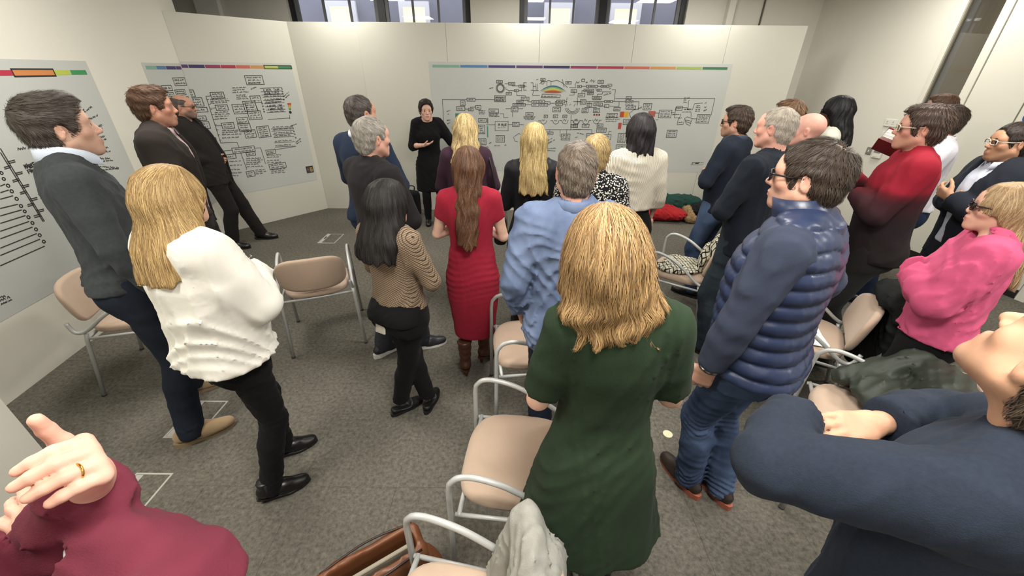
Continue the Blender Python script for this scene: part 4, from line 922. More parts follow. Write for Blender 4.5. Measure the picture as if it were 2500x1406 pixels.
    for i in range(nseg):
        g_ = F.grad(p); d0 = F.sample(p); u = i / (nseg - 1)
        p = p - g_ * (d0 - (.0008 + lift * u * u))[:, None]
        P_.append(p.copy()); N_.append(g_)
        rad = p - crown; rad /= np.linalg.norm(rad, axis=1, keepdims=True) + 1e-9
        if k == 'long':
            wt = np.clip((p[:, 2] - .0) * 9, 0, 1)[:, None]; dr = rad * wt + np.array((0, 0, -1.0)) * (1.05 - wt)
            if st.get('wave'): dr = dr + np.stack([.55 * np.sin(p[:, 2] * 75 + p[:, 0] * 30), .2 * np.cos(p[:, 2] * 60), 0 * p[:, 0]], 1) * np.clip((-.02 - p[:, 2:3]) / .06, 0, 1)
        else:
            swl = np.cross(np.array((0, 0, 1.0)), rad) * .35; dr = rad + swl + up * np.clip(p[:, 2:3] * 12, 0, 1)
        dr = dr + jit; dr = dr - g_ * (dr * g_).sum(1, keepdims=True) * .92
        dr /= np.linalg.norm(dr, axis=1, keepdims=True) + 1e-9
        alive = ((F.sample(p + dr * step) < .012) & (p > F.lo + .012).all(1) & (p < F.lo + F.h * (F.n - 1) - .012).all(1))[:, None]
        p = p + alive * dr * step * (1.0 if k == 'long' else (1 + .5 * rg.rand(n)[:, None]))
    Pa = np.stack(P_, 1); Na = np.stack(N_, 1)
    wd = st.get('sw', {0: .0011, 1: .0017, 2: .0025}[lod]) * {0: .74, 1: .85, 2: 1.0}[lod] / hs * (.7 + .6 * rg.rand(n))
    rv, rf, rt = ribbons(Pa, Na, wd, np.clip(rg.beta(*((1.6, 1.9) if k == 'long' else (2.2, 3.2)), n), 0, 1))
    vv = np.concatenate([v, rv]); ff = np.concatenate([f, rf + len(v)]); tn = np.concatenate([np.clip(tone, 0, 1), rt])
    me = new_mesh('hair', vv, ff); a = me.attributes.new('tone', 'FLOAT', 'POINT'); a.data.foreach_set('value', tn.astype(F32))
    obj('hair', me, hair_mat(*P['hairc']), root, True, mw=HM)

# ------------------------------------------------------------------ garments
def g_top(c, o):
    """sweater, shirt, blouse, vest or dress bodice with sleeves"""
    s, hc = c['s'], o.get('res', c['hc']); t = o.get('t', .012); hem = o.get('hem', .90) * s; sl = o.get('sleeve', .97); N = c['N']; T = c['T']
    rows = c['trows'](t, wmin=o.get('wmin', 0.0) * s)
    low = o.get('rows')
    if low:   # skirt rows of a dress: (z, rx, ry)
        hi = [r for r in rows if r[0] > .98 * s]; a = c['pel']
        rows = [(z * s, a[0], a[1] - .006, rx_ * s + t, ry_ * s + t, 0.0) for z, rx_, ry_ in low] + hi
    else:
        r0 = rows[0]; e = o.get('hemout', 0.0); rows = [(max(hem - .05, .3), r0[1], r0[2], c['trows'](t, wmin=o.get('wmin', 0) * s)[1][3] + e, c['trows'](t, wmin=o.get('wmin', 0) * s)[1][4] + e, 0.0)] + [r for r in rows if r[0] > hem + .02]
    pr = [(loft(rows, o.get('n', 2.25)), .02)] + [(p, .035) for p in c['traps'](t * .8)] + [(p, .05) for p in c['bust'](t)]
    if not low and hem < .95 * s:
        for d in (-1, 1): pr.append((ell(V(c['hip'][0] + d * .075 * s, c['hip'][1] - .055 * s, .88 * s), np.array((.085, .085, .09)) * s * (.6 + .4 * c['b']) + t + .014), .05))
    for d in (-1, 1):
        f1 = sl if not isinstance(sl, dict) else sl[d]
        if f1 > .02:
            for i, p in enumerate(c['arm'](d, t + o.get('st', .004), 0, f1, o.get('flare', 0), f1 < .999)): pr.append((p, .045 if i == 0 else .012))
    F = field_of([p for p, _ in pr], hc)
    for p, k in pr: F.add(p, k)
    x, y, z = F.xyz
    nk = o.get('neck', 'crew')
    am = o.get('fold', .004)
    if am:
        m = waves(x, y, z, o.get('seed', 3), .13 * s, am, 1, 3, .8) - am * .6
        m = m + waves(x, y, z, o.get('seed', 3) + 40, .055 * s, am * .24, 1, 2, .8) - am * .15
        if o.get('drape'): m = m + o['drape'] * np.sin(np.arctan2(x - F32(c['pel'][0]), y - F32(c['pel'][1])) * 9 + 2 * np.sin(z * 9)) * np.clip((1.0 * s - z) / (.5 * s), 0, 1)
        if o.get('ruch'): m = m + o['ruch'] * np.sin(z * 165 + 3 * np.sin(np.arctan2(x, y) * 2) + 16 * np.abs(x)) * np.exp(-((z - .88 * s) / .16) ** 2)
        F.disp(-m)
    if o.get('quilt'):   # puffer baffles
        sp = o['quilt']; vv = z + .45 * np.maximum(0, .07 - np.abs(x - F32(c['ax'](1.3)[0]))) * np.clip((z - 1.2 * s) * 6, 0, 1) * (y < F32(c['pel'][1] + c['ax'](1.3)[1] * .5))
        ph = np.abs(np.sin(math.pi * vv / sp)); F.disp(-.013 * (ph ** .6) + .005 + .0009 * np.sin(x * 95 + 30 * z) * np.sin(y * 80 + 55 * z) * ph)
    F.clip(np.broadcast_to(hem - z, F.D.shape) if not o.get('shirttail') else np.broadcast_to(hem + o['shirttail'] * np.abs(x - F32(c['pel'][0])) * 2.2 - z, F.D.shape), .004)
    if nk == 'scoop': 
        dp = o.get('dp', (.105, .10, .075)); F.cut(ell(N + V(0, .0, .018), np.array(dp) * s), .008)
    elif nk == 'boat': F.cut(ell(N + V(0, 0, .03), (.125 * s, .10 * s, .055 * s)), .008)
    elif nk == 'v':
        F.cut(ell(N + V(0, -.005, .02), (.072 * s, .066 * s, .04)), .006); F.cut(ell(N + T @ V(0, .09 * s, -.02), (.045 * s, .07 * s, .10 * s)), .008)
    else: F.cut(cone(N + V(0, 0, .012), N + V(0, .012, .12), c['nr'] * 1.02), .004)
    if o.get('open'):    # open front of a jacket
        w0, w1, zb = o['open']; zz_ = np.array((0, .9 * s, zb * s, 1.42 * s, 1.6 * s)); ww = np.array((.05 + w1, .03 + w1, w1, w0, w0 * .8))
        wz = np.interp(F.ax[2], zz_, ww).astype(F32)[None, None, :]; cx = np.interp(F.ax[2], (c['pel'][2], N[2]), (c['pel'][0], N[0])).astype(F32)[None, None, :]
        cyy = np.interp(F.ax[2], (c['pel'][2], N[2]), (c['pel'][1], N[1])).astype(F32)[None, None, :]
        ct, sn = math.cos(c['tw']), math.sin(c['tw']); lx = np.abs((x - cx) * ct + (y - cyy) * sn); ly = -(x - cx) * sn + (y - cyy) * ct
        band = np.clip(1 - np.abs(lx - wz - .026) / .03, 0, 1) ** .4 * np.clip((z - zb * s) / .04, 0, 1) * (ly > .02)
        F.disp(-.007 * band)
        F.clip(-np.maximum(lx - wz, .02 - ly), .004)
    v, f = F.mesh(o.get('sm', 2))
    ob = obj(o['name'], new_mesh(o['name'], v, f), o['m'], c['root'])
    if nk in ('crew', 'turtle'):
        hgt = .012 if nk == 'crew' else o.get('nh', .05); rr = c['nr'] + o.get('nt', .008); m_ = MB()
        n_ = 28; rings = []
        c0 = N + V(0, -.004 * s, o.get('nz', .0)); c1 = c0 + V(0, .012 * s * (hgt / .03), hgt + .006); tl = .35
        for (cc, r_, w_) in ((c0 - V(0, 0, .012), rr + .010, 0), (c0 + V(0, 0, .004), rr + .008, .3), ((c0 + c1) / 2, rr + .006, .6), (c1, rr + .003, 1), (c1 + V(0, 0, .001), rr - .002, 1), (c0 + V(0, 0, .01), rr - .004, .5)):
            rings.append([tuple(cc + V(math.cos(2 * math.pi * k / n_) * r_ * 1.06, math.sin(2 * math.pi * k / n_) * r_, -tl * .03 * math.sin(2 * math.pi * k / n_))) for k in range(n_)])
        vv = sum(rings, []); ff = [(i * n_ + k, i * n_ + (k + 1) % n_, (i + 1) * n_ + (k + 1) % n_, (i + 1) * n_ + k) for i in range(len(rings) - 1) for k in range(n_)]
        m_.add(vv, ff); m_.build('neckband' if nk == 'crew' else 'collar', o.get('m2', o['m']), ob, True)
    return ob
def g_collar(c, o):
    """folded shirt collar"""
    s = c['s']; N = c['N']; T = c['T']; rr = c['nr'] + o.get('r', .006); n_ = 30; gap = R(o.get('gap', 16)); hi = o.get('hgt', .042) * s; dr = o.get('drop', .038) * s; rings = []
    c0 = N + V(0, -.002, o.get('z', .004)); 
    for (dz, r_, spread) in ((-.012, rr + .004, 0), (hi * .6, rr + .0005, 0), (hi, rr + .001, 0), (hi + .003, rr + .006, 0), (hi - .006, rr + .012, .2), (hi - dr, rr + .019, 1.0), (hi - dr - .001, rr + .016, 1.0), (hi - .008, rr + .007, .2)):
        ring = []
        for k in range(n_ + 1):
            a = math.pi / 2 + gap + (2 * math.pi - 2 * gap) * k / n_; fr = max(0, math.sin(a))
            ring.append(tuple(c0 + T @ V(math.cos(a) * r_ * 1.05, math.sin(a) * r_ + .014 * s * fr + .010 * s * spread * fr ** 2, dz - .026 * s * fr * (1 - 0) - .012 * s * spread * fr ** 4)))
        rings.append(ring)
    vv = sum(rings, []); m = n_ + 1
    ff = [(i * m + k, i * m + k + 1, (i + 1) * m + k + 1, (i + 1) * m + k) for i in range(len(rings) - 1) for k in range(n_)]
    ff += [tuple(i * m for i in range(len(rings)))[::-1], tuple(i * m + n_ for i in range(len(rings)))]
    m_ = MB(); m_.add(vv, ff); ob = m_.build(o.get('name', 'collar'), o['m'], c['root'], True); return ob
def g_trousers(c, o):
    s, hc = c['s'], o.get('res', c['hc'] * 1.45); t = o.get('t', .010); rk, ra = o.get('rk', .062), o.get('ra', .056); top = o.get('top', 1.0) * s
    rows = c['trows'](t); pr = [(loft(c['crop'](rows, .80 * s, top), 2.25), .02)]
    for d in (-1, 1):
        for i, p in enumerate(c['leg'](d, t, rk, ra, o.get('f1', 1.06), o.get('rt', .088))): pr.append((p, .05 if i == 0 else .015))
    if not o.get('flatback'):
        for d in (-1, 1): pr.append((ell(V(c['hip'][0] + d * .075 * s, c['hip'][1] - .055 * s, .88 * s), np.array((.085, .085, .09)) * s * (.6 + .4 * c['b']) + t * .5), .04))
    F = field_of([p for p, _ in pr], hc, zlo=.02, zhi=top + .02)
    for p, k in pr: F.add(p, k)
    x, y, z = F.xyz; am = o.get('fold', .005)
    m = waves(x, y, z, o.get('seed', 5), .15 * s, am, 1, 3, 1.5) - am * .6
    kz = np.exp(-((z - .47 * s) / .07) ** 2) + 1.3 * np.exp(-((z - .12 * s) / .07) ** 2) + .5 * np.exp(-((z - .76 * s) / .05) ** 2)
    m = m + o.get('crease', .0035) * np.sin(z * 210 + 5 * np.sin(x * 30 + o.get('seed', 5)) + 4 * np.sin(y * 25)) * kz
    F.disp(-m); F.clip(np.broadcast_to(o.get('hemz', .045) - z, F.D.shape), .003); F.clip(np.broadcast_to(z - top, F.D.shape), .003)
    v, f = F.mesh(2); ob = obj(o.get('name', 'trousers'), new_mesh('trousers', v, f), o['m'], c['root'])
    if o.get('belt'):
        m_ = MB(); a = c['crop'](c['trows'](t + .003), top - .035, top - .002); n_ = 36; vv = []
        for r in (a[0], a[-1]):
            for k in range(n_):
                an = 2 * math.pi * k / n_; ca, sa = math.cos(an), math.sin(an); e = 2 / 2.25
                vv.append((r[1] + r[3] * math.copysign(abs(ca) ** e, ca), r[2] + r[4] * math.copysign(abs(sa) ** e, sa), r[0]))
        m_.add(vv, [(k, (k + 1) % n_, n_ + (k + 1) % n_, n_ + k) for k in range(n_)]); m_.build('belt', o['belt'], ob, True)
    if o.get('pockets'):
        for d in (-1, 1):   # back pockets
            m_ = MB(); n_ = 5; vv = []; cx = c['hip'][0] + d * .075 * s
            for (dx, zz_) in ((-.055, .90), (.055, .90), (.052, .79), (0, .765), (-.052, .79)):
                vv.append((cx + dx * s, 0, zz_ * s))
            pts = []
            for a, b2 in zip(vv, vv[1:] + vv[:1]):
                for q in range(5): pts.append(np.array(a) + (np.array(b2) - np.array(a)) * q / 5)
            P3 = np.array(pts); P3[:, 1] = c['hip'][1] - .25
            for _ in range(40):
                dd = F.sample(P3); P3[:, 1] += np.maximum(dd - .002, 0) * .8
            m_.tube(list(P3), .0028, 5, closed=True); m_.build('back_pocket_seam', o['pockets'], ob, True)
    return ob
GARMENTS = dict(top=g_top, collar=g_collar, trousers=g_trousers)

# ------------------------------------------------------------------ shoes
SHOES = {}
def shoe(root, o, ank, yaw, d, sc):
    sc = round(sc * 14) / 14; key = (o['k'], o['m'].name, sc, d)
    if key not in SHOES:
        k = o['k']; F = Field((-.075, -.12, -.005), (.075, .22, .36 if k in ('boot', 'kneeboot') else .16), .0095)
        hl = o.get('heel', .012); tp = o.get('toe', .040)
        up = lambda y: hl * np.clip((.06 - y) / .12, 0, 1)
        F.add(cone((0, -.055, .045 + hl), (0, .05, .040 + hl * .5), .034, .042), .02)
        F.add(cone((.004 * d, .05, .040 + hl * .5), (.000, .155, .030), .042, tp * .75), .03)
        F.add(ell((.0, .10, .030), (.046, .085, .030)), .02)
        if k in ('boot', 'kneeboot'): F.add(cone((0, -.025, .08), (0, -.030, .16 if k == 'boot' else .34), .040, .043 if k == 'boot' else .058), .03)
        elif k == 'shoe': F.add(cone((0, -.02, .07 + hl), (0, -.025, .11 + hl), .038, .036), .025)
        x, y, z = F.xyz; F.clip(np.broadcast_to(.014 + up(y) - z, F.D.shape), .004)
        if k == 'flat': F.clip(np.broadcast_to(z - np.interp(F.ax[1], (-.12, -.07, .0, .06, .09, .2), (.075, .07, .045, .048, .09, .09)).astype(F32)[None, :, None], F.D.shape), .004)
        elif k == 'shoe': F.clip(np.broadcast_to(z - .105 - hl, F.D.shape), .004)
        elif k == 'boot': F.clip(np.broadcast_to(z - .165, F.D.shape), .004)
        else: F.clip(np.broadcast_to(z - .345, F.D.shape), .004)
        if k == 'kneeboot': F.disp(.003 * np.sin(z * 95 + 2 * np.sin(y * 40)) * np.clip((z - .08) * 10, 0, 1))
        v, f = F.mesh(1); um = new_mesh('shoe_upper', v, f)
        # sole: outline extruded
        n = 36; out = []
        for i in range(n):
            a = 2 * math.pi * i / n; yy = .047 + .143 * math.sin(a); w = np.interp(yy, (-.096, -.06, .0, .08, .14, .175, .190), (.02, .037, .036, .046, .042, .030, .014)); 
            out.append((math.copysign(w, math.cos(a)) * (abs(math.cos(a)) ** .35), yy))
        th = o.get('sole', .014); m_ = MB(); vv = []
        ups = [float(up(np.array(q[1]))) for q in out]
        if hl > .03: 
            for (x_, y_), u in zip(out, ups): vv.append((x_, y_, u))
            for (x_, y_), u in zip(out, ups): vv.append((x_, y_, u + th))
            m_.add(vv, [tuple(range(n))[::-1], tuple(range(n, 2 * n))] + [(i, (i + 1) % n, n + (i + 1) % n, n + i) for i in range(n)])
            m_.tube([(0, -.062, 0), (0, -.060, hl * .6), (0, -.055, hl + .008)], [.011, .016, .030], 12)
        else:
            for (x_, y_), u in zip(out, ups): vv.append((x_, y_, 0))
            for (x_, y_), u in zip(out, ups): vv.append((x_, y_, u + th))
            m_.add(vv, [tuple(range(n))[::-1], tuple(range(n, 2 * n))] + [(i, (i + 1) % n, n + (i + 1) % n, n + i) for i in range(n)])
        sm = m_.mesh('sole'); ex = None
        if o.get('laces'):
            l_ = MB()
            for j in range(4): l_.tube([(-.018, .03 + j * .018, .082 - j * .008), (0, .036 + j * .018, .088 - j * .009), (.018, .03 + j * .018, .082 - j * .008)], .0026, 5)
            l_.tube(bez([(0, .03, .09), (.03, .035, .095), (.035, .06, .075), (.004, .032, .09), (-.03, .035, .095), (-.034, .06, .075), (0, .03, .09)], 5), .0024, 5)
            ex = l_.mesh('laces')
        if o.get('elastic'):
            l_ = MB()
            for q in (-1, 1): l_.box((q * .0405 - .003, -.035, .07), (q * .0405 + .003, .012, .158), bev=.002)
            ex = l_.mesh('elastic_panel')
        if o.get('bit'):
            l_ = MB(); l_.tube(bez([(-.03, .075, .055), (0, .085, .068), (.03, .075, .055)], 5), .0035, 6); l_.tube([(.0 + .008 * math.cos(a), .085, .066 + .006 * math.sin(a)) for a in np.linspace(0, 6.0, 9)], .002, 5)
            ex = l_.mesh('metal_bit')
        SHOES[key] = (um, sm, ex)
    um, sm, ex = SHOES[key]
    mw = Matrix.Translation((ank[0], ank[1], 0)) @ Matrix.Rotation(yaw, 4, 'Z') @ Matrix.Scale(sc, 4)
    a = obj('shoe' if 'boot' not in o['k'] else 'boot', um, o['m'], root, True, mw=mw); obj('sole', sm, o.get('ms', MATS.get('rubber_black') or mat('rubber_black', '151515', rough=.6)), a, False)
    if ex: obj(ex.name.split('.')[0], ex, o['mx'], a, True)
# ------------------------------------------------------------------ cloth materials with woven patterns
def pattern_mat(name, build, rough=.85, bump=.3, bs=400):
    if name in MATS: return MATS[name]
    m = mat(name, '808080', rough=rough, bump=bump, bscale=bs, spec=.2); nt = m.node_tree; b = nt.nodes['Principled BSDF']
    geo = nt.nodes.new('ShaderNodeTexCoord'); build(nt, geo.outputs['Object'], b); return m
def ramp(nt, src, stops, const=False):
    r = nt.nodes.new('ShaderNodeValToRGB'); el = r.color_ramp.elements
    while len(el) < len(stops): el.new(.5)
    for e, (p, c) in zip(el, stops): e.position = p; e.color = hexc(c)
    if const: r.color_ramp.interpolation = 'CONSTANT'
    nt.links.new(src, r.inputs['Fac']); return r.outputs['Color']
def p_stripe(c1, c2, sc):
    def f(nt, co, b):
        w = nt.nodes.new('ShaderNodeTexWave'); w.inputs['Scale'].default_value = sc; w.inputs['Distortion'].default_value = 1.2; w.bands_direction = 'X'; nt.links.new(co, w.inputs['Vector'])
        nt.links.new(ramp(nt, w.outputs['Fac'], ((0.0, c1), (.62, c1), (.80, c2))), b.inputs['Base Color'])
    return f
def p_weave(c1, c2, sc):
    def f(nt, co, b):
        mp = nt.nodes.new('ShaderNodeMapping'); mp.inputs['Scale'].default_value = (sc, sc, sc); mp.inputs['Rotation'].default_value = (0, .6, .3); nt.links.new(co, mp.inputs['Vector'])
        outs = []
        for d, s_ in (('X', 1), ('Z', 1)):
            w = nt.nodes.new('ShaderNodeTexWave'); w.inputs['Scale'].default_value = 1; w.bands_direction = d; w.inputs['Distortion'].default_value = .6; nt.links.new(mp.outputs['Vector'], w.inputs['Vector']); outs.append(w.outputs['Fac'])
        mx = nt.nodes.new('ShaderNodeMath'); mx.operation = 'MINIMUM'; nt.links.new(outs[0], mx.inputs[0]); nt.links.new(outs[1], mx.inputs[1])
        nt.links.new(ramp(nt, mx.outputs[0], ((.03, c2), (.16, c1))), b.inputs['Base Color'])
    return f
def p_floral(c1, c2, sc):
    def f(nt, co, b):
        v = nt.nodes.new('ShaderNodeTexVoronoi'); v.inputs['Scale'].default_value = sc; nt.links.new(co, v.inputs['Vector'])
        nt.links.new(ramp(nt, v.outputs['Distance'], ((0, c2), (.36, c2), (.44, c1))), b.inputs['Base Color'])
    return f
def p_plaid(c1, c2, sc):
    def f(nt, co, b):
        outs = []
        for d in ('X', 'Y'):
            w = nt.nodes.new('ShaderNodeTexWave'); w.inputs['Scale'].default_value = sc; w.bands_direction = d; w.inputs['Distortion'].default_value = .15; nt.links.new(co, w.inputs['Vector']); outs.append(w.outputs['Fac'])
        mx = nt.nodes.new('ShaderNodeMath'); mx.operation = 'MAXIMUM'; nt.links.new(outs[0], mx.inputs[0]); nt.links.new(outs[1], mx.inputs[1])
        nt.links.new(ramp(nt, mx.outputs[0], ((.0, c1), (.84, c1), (.93, c2))), b.inputs['Base Color'])
    return f
def p_dipdye(stops):
    def f(nt, co, b):
        sp = nt.nodes.new('ShaderNodeSeparateXYZ'); nt.links.new(co, sp.inputs[0]); n = nt.nodes.new('ShaderNodeTexNoise'); n.inputs['Scale'].default_value = 9; nt.links.new(co, n.inputs['Vector'])
        a = nt.nodes.new('ShaderNodeMath'); a.operation = 'MULTIPLY_ADD'; nt.links.new(n.outputs['Fac'], a.inputs[0]); a.inputs[1].default_value = .012; nt.links.new(sp.outputs['Z'], a.inputs[2])
        mr = nt.nodes.new('ShaderNodeMapRange'); mr.inputs['From Min'].default_value = .8; mr.inputs['From Max'].default_value = 1.6; nt.links.new(a.outputs[0], mr.inputs[0])
        nt.links.new(ramp(nt, mr.outputs[0], stops), b.inputs['Base Color'])
    return f
def denim(name, c, c2, vs=5): return mat(name, desat(c, .30), rough=.9, bump=.35, bscale=600, color2=desat(c2, .30), vscale=vs, spec=.15, stretch=(1, 1, .5))

leather_blk = mat('leather_black', '141313', rough=.33); leather_brn = mat('leather_brown', '4a2a1c', rough=.38, var=.15, vscale=9); suede_tan = mat('suede_tan', '9a8262', rough=.95, var=.08, vscale=20, sheen=.3)
suede_brn = mat('suede_brown', '6b4a2a', rough=.95, var=.1, vscale=20); sole_w = mat('sole_white', 'd8d6d0', rough=.6); sole_b = mat('sole_black', '161514', rough=.6); sole_r = mat('sole_brick', 'a05a48', rough=.7); lace_w = mat('lace_cream', 'd5c9b0', rough=.9)
steel_m = mat('steel_trim', 'b8b4a8', rough=.25, metal=.9); el_m = mat('elastic_black', '222222', rough=.95, bump=.5, bscale=150, stretch=(1, 12, 1))
blk = cloth('black_cotton', '0e0e10'); blk2 = cloth('black_wool', '0c0c0e'); jean_d = denim('denim_dark', '161b26', '202838'); jean_n = denim('denim_navy', '1d2a46', '2a3c60'); jean_m = denim('denim_mid', '2b3d60', '48608a', 4); jean_t = denim('denim_teal', '1f2a33', '2e3d48')
white_c = cloth('white_poplin', 'e2e3ea', var=.03); blue_c = cloth('pale_blue_poplin', 'c9d4e4', var=.03)

PEOPLE = []
def add(**k): PEOPLE.append(k)
S_blk = dict(k='shoe', m=leather_blk, ms=sole_b); S_boot = dict(k='boot', m=leather_blk, ms=sole_b, heel=.035, elastic=True, mx=el_m)
T_ = dict
add(label='man in a charcoal sweater and pale blue collar, hair brushed up, by the left wall', x=-1.98, y=1.80, yaw=-42, h=1.84, lod=0, b=1.0, feetw=((-2.13, 2.00, -12), (-1.86, 1.60, -10)), armL='down', armR=((.16, .05, -1), (.02, .30, -.95)), skin='cfa68e', hs=1.06, hpitch=6, beard=.25, beardc='6a5240',
    hair=T_(k='short', t=.016, quiff=.016, n=2600, step=.007, bias=(0, 1.1, .3), lift=.009), hairc=('2b241f', '655c54'), brow=('2a211b', '3a2e26'),
    wear=[T_(k='top', name='sweater', m=cloth('charcoal_knit', '3a3e40', var=.12, vs=60), hem=.91, t=.014, wmin=.162, fold=.006), T_(k='collar', m=blue_c, r=.014, hgt=.064, drop=.055, z=.008), T_(k='trousers', m=jean_d, belt=leather_brn)], shoes=T_(k='shoe', m=suede_tan, ms=mat('sole_tan', '8a7458', rough=.8)))
add(label='woman with straight blonde hair in a loose cream sweatshirt and black jeans', x=-1.25, y=1.38, yaw=-24, h=1.63, fem=True, hlod=1, lod=0, feetw=((-1.27, 1.50, -28), (-1.20, 1.25, -30)), armL='fold', armR='fold', hands={1: None, -1: None}, hpitch=4, hyaw=14,
    hair=T_(k='long', t=.017, L=.262, w=1.12, flare=.004, back=.095, n=4200, lock=.0022, fq=14, seg=11, sw=.0010, crown=(.012, .05, .13), jit=.09), hairc=('7c5c34', 'dcbd84'),
    wear=[T_(k='top', name='sweatshirt', m=cloth('cream_fleece', 'dcd9ce', var=.03), hem=.895, t=.030, st=.026, wmin=.200, hemout=.028, fold=.014, seed=11, neck='crew'), T_(k='trousers', m=blk, rk=.056, ra=.043, name='jeans', res=.009)], shoes=S_boot)
add(label='tall brown haired man in a dark blazer and pink shirt against the left wall', x=-2.42, y=2.85, yaw=-60, h=1.83, lod=1, hyaw=8, armL='down', armR=((.2, .1, -1), (-.1, .4, -.9)), hands={1: None, -1: None}, skin='c98f74', beard=.15,
    hair=T_(k='short', t=.014, quiff=.012, n=1200, bias=(.3, .8, 0), lift=.007), hairc=('3a271b', '6c4e38'),
    wear=[T_(k='top', name='blazer', m=cloth('blazer_brown_black', '2a2521'), t=.030, st=.006, hem=.82, open=(.075, .045, 1.08), neck='none', fold=.006), T_(k='top', name='shirt', m=pattern_mat('pink_stripe', p_stripe('cdb9b8', 'a98f92', 90)), t=.012, hem=.92), T_(k='collar', m=MATS['pink_stripe'], r=.012, gap=26), T_(k='trousers', m=cloth('trouser_charcoal', '23211f'))], shoes=S_blk)
add(label='bald bearded man in glasses and a black jacket, hands clasped, leaning on the wall', x=-3.30, y=4.57, yaw=-74, h=1.68, lod=1, hip=(0, -.10), lean=(0, -.10), feetw=((-3.22, 4.74, -8), (-3.38, 4.42, -14)), armL='clasp', armR='clasp', hands={1: T_(curl=.8, n=(-.6, -.5, .3)), -1: T_(curl=.6, n=(.6, -.5, .3))}, skin='c08c74', beard=.85, beardc='6d6058', b=1.06, belly=.03,
    glasses=('2a2320', (.022, .013), .0022), hair=T_(k='bald', t=.004, n=500, lift=.002), hairc=('3a3330', '7a716a'), brow=('3a3330', '5a524c'),
    wear=[T_(k='top', name='jacket', m=cloth('jacket_black', '22201e'), t=.030, hem=.80, open=(.06, .03, 1.05), neck='none', fold=.006), T_(k='top', name='sweater', m=cloth('sweater_black_blue', '14151c'), t=.012, hem=.9), T_(k='trousers', m=cloth('trouser_black', '1c1a19'), rk=.066, ra=.062)], shoes=S_blk)
add(label='man with receding dark hair in a navy jumper with a white collar, arms crossed', x=-1.09, y=3.00, yaw=-26, h=1.77, hlod=1, lod=1, hyaw=-14, armL='cross', armR='cross2', skin='bb8a70', b=1.03,
    hair=T_(k='short', t=.007, recede=.02, n=900, lift=.003), hairc=('2c2826', '6a625c'),
    wear=[T_(k='top', name='jumper', m=cloth('navy_knit', '1d2a40'), hem=.88, t=.014, wmin=.165), T_(k='collar', m=white_c, r=.012, hgt=.05), T_(k='trousers', m=jean_n, belt=leather_brn)], shoes=S_blk)
add(label='grey haired man in a black zip neck top, arms crossed', x=-.85, y=2.38, yaw=-38, h=1.69, hlod=1, lod=0, hyaw=-4, feetw=((-.98, 2.42, 0), (-.70, 2.50, -30)), armL='cross', armR='cross2', skin='c59480', b=1.05,
    hair=T_(k='short', t=.009, n=1800, lift=.004), hairc=('6e6a64', 'c4beb2'), brow=('5a544e', '8a847c'),
    wear=[T_(k='top', name='zip_neck_top', m=cloth('black_fleece', '1f1c1e'), hem=.86, t=.016, wmin=.17, neck='turtle', nh=.045, nt=.012), T_(k='trousers', m=cloth('trouser_slate', '2c2f36'))], shoes=T_(k='shoe', m=mat('leather_graphite', '25262a', rough=.4), ms=sole_w, sole=.024, laces=True, mx=mat('lace_black', '1a1a1a')))
add(label='short woman with a black bob, brown patterned cardigan and crossed legs', x=-.60, y=1.80, yaw=-28, h=1.48, fem=True, hlod=1, lod=0, feetw=((-.53, 1.87, 18), (-.70, 1.83, -22)), armL='cross', armR='cross2', hands={1: T_(curl=.4), -1: T_(curl=.4)}, skin='c99e80', hs=1.04, b=1.04,
    hair=T_(k='long', t=.016, L=.25, w=1.10, n=3000, lock=.002, fq=10, sw=.0011, jit=.08), hairc=('0e0d0d', '2f2a28'),
    wear=[T_(k='top', name='cardigan', m=pattern_mat('taupe_lattice', p_weave('8f7b66', '2a231e', 34)), hem=.95, t=.016, wmin=.145, fold=.005, hemout=.004), T_(k='top', name='underlayer', res=.011, m=blk2, hem=.88, t=.011, sleeve=0, wmin=.14), T_(k='trousers', m=blk, rk=.056, ra=.048, f1=.98, hemz=.09)], shoes=T_(k='flat', m=mat('loafer_black', '121112', rough=.5), ms=sole_b, bit=True, mx=mat('brass', 'b89a50', rough=.3, metal=1.0)), phone=True)
add(label='woman with short black hair in a black tunic, facing the room beside the wide poster', x=-1.10, y=5.40, yaw=-166, h=1.62, fem=True, lod=1, hyaw=4, armL=((.55, .10, -.80), (.85, -.10, -.25)), armR=((.26, .10, -.96), (-.60, .80, .14)), hands={1: T_(dir=(-.9, .35, .25), n=(.2, -.1, 1), curl=.25, bare=.62, fan=.25), -1: T_(curl=.3)}, skin='d6a892', blush=.2, open_neck=.09,
    hair=T_(k='short', t=.025, quiff=.010, n=900, lift=.004, step=.010, bias=(0, .9, -.3)), hairc=('141010', '35281f'), 
    wear=[T_(k='top', name='tunic', m=blk2, t=.020, st=.012, hem=.52, sleeve=T_(), rows=((.50, .215, .165), (.7, .205, .16), (.9, .190, .145)), neck='scoop', dp=(.085, .085, .06), fold=.008), T_(k='trousers', m=blk, rk=.056, ra=.044, name='leggings', top=.86, flatback=True)], shoes=T_(k='shoe', m=leather_blk, ms=sole_b))
PEOPLE[-1]['wear'][0]['sleeve'] = {1: .64, -1: .92}
add(label='blonde woman in a plum top standing nearest the presenter', x=-.37, y=3.22, yaw=4, h=1.64, fem=True, lod=1, armL='cross', armR='cross2', hands={1: None, -1: None},
    hair=T_(k='long', t=.016, L=.30, n=1700, lock=.006, fq=9, wave=.003, sw=.0016, crown=(.0, .03, .13)), hairc=('8a6a3c', 'efdca6'),
    wear=[T_(k='top', name='blouse', m=cloth('plum_jersey', '3c2534'), hem=.88, t=.016, wmin=.155), T_(k='trousers', m=blk)], shoes=S_boot)
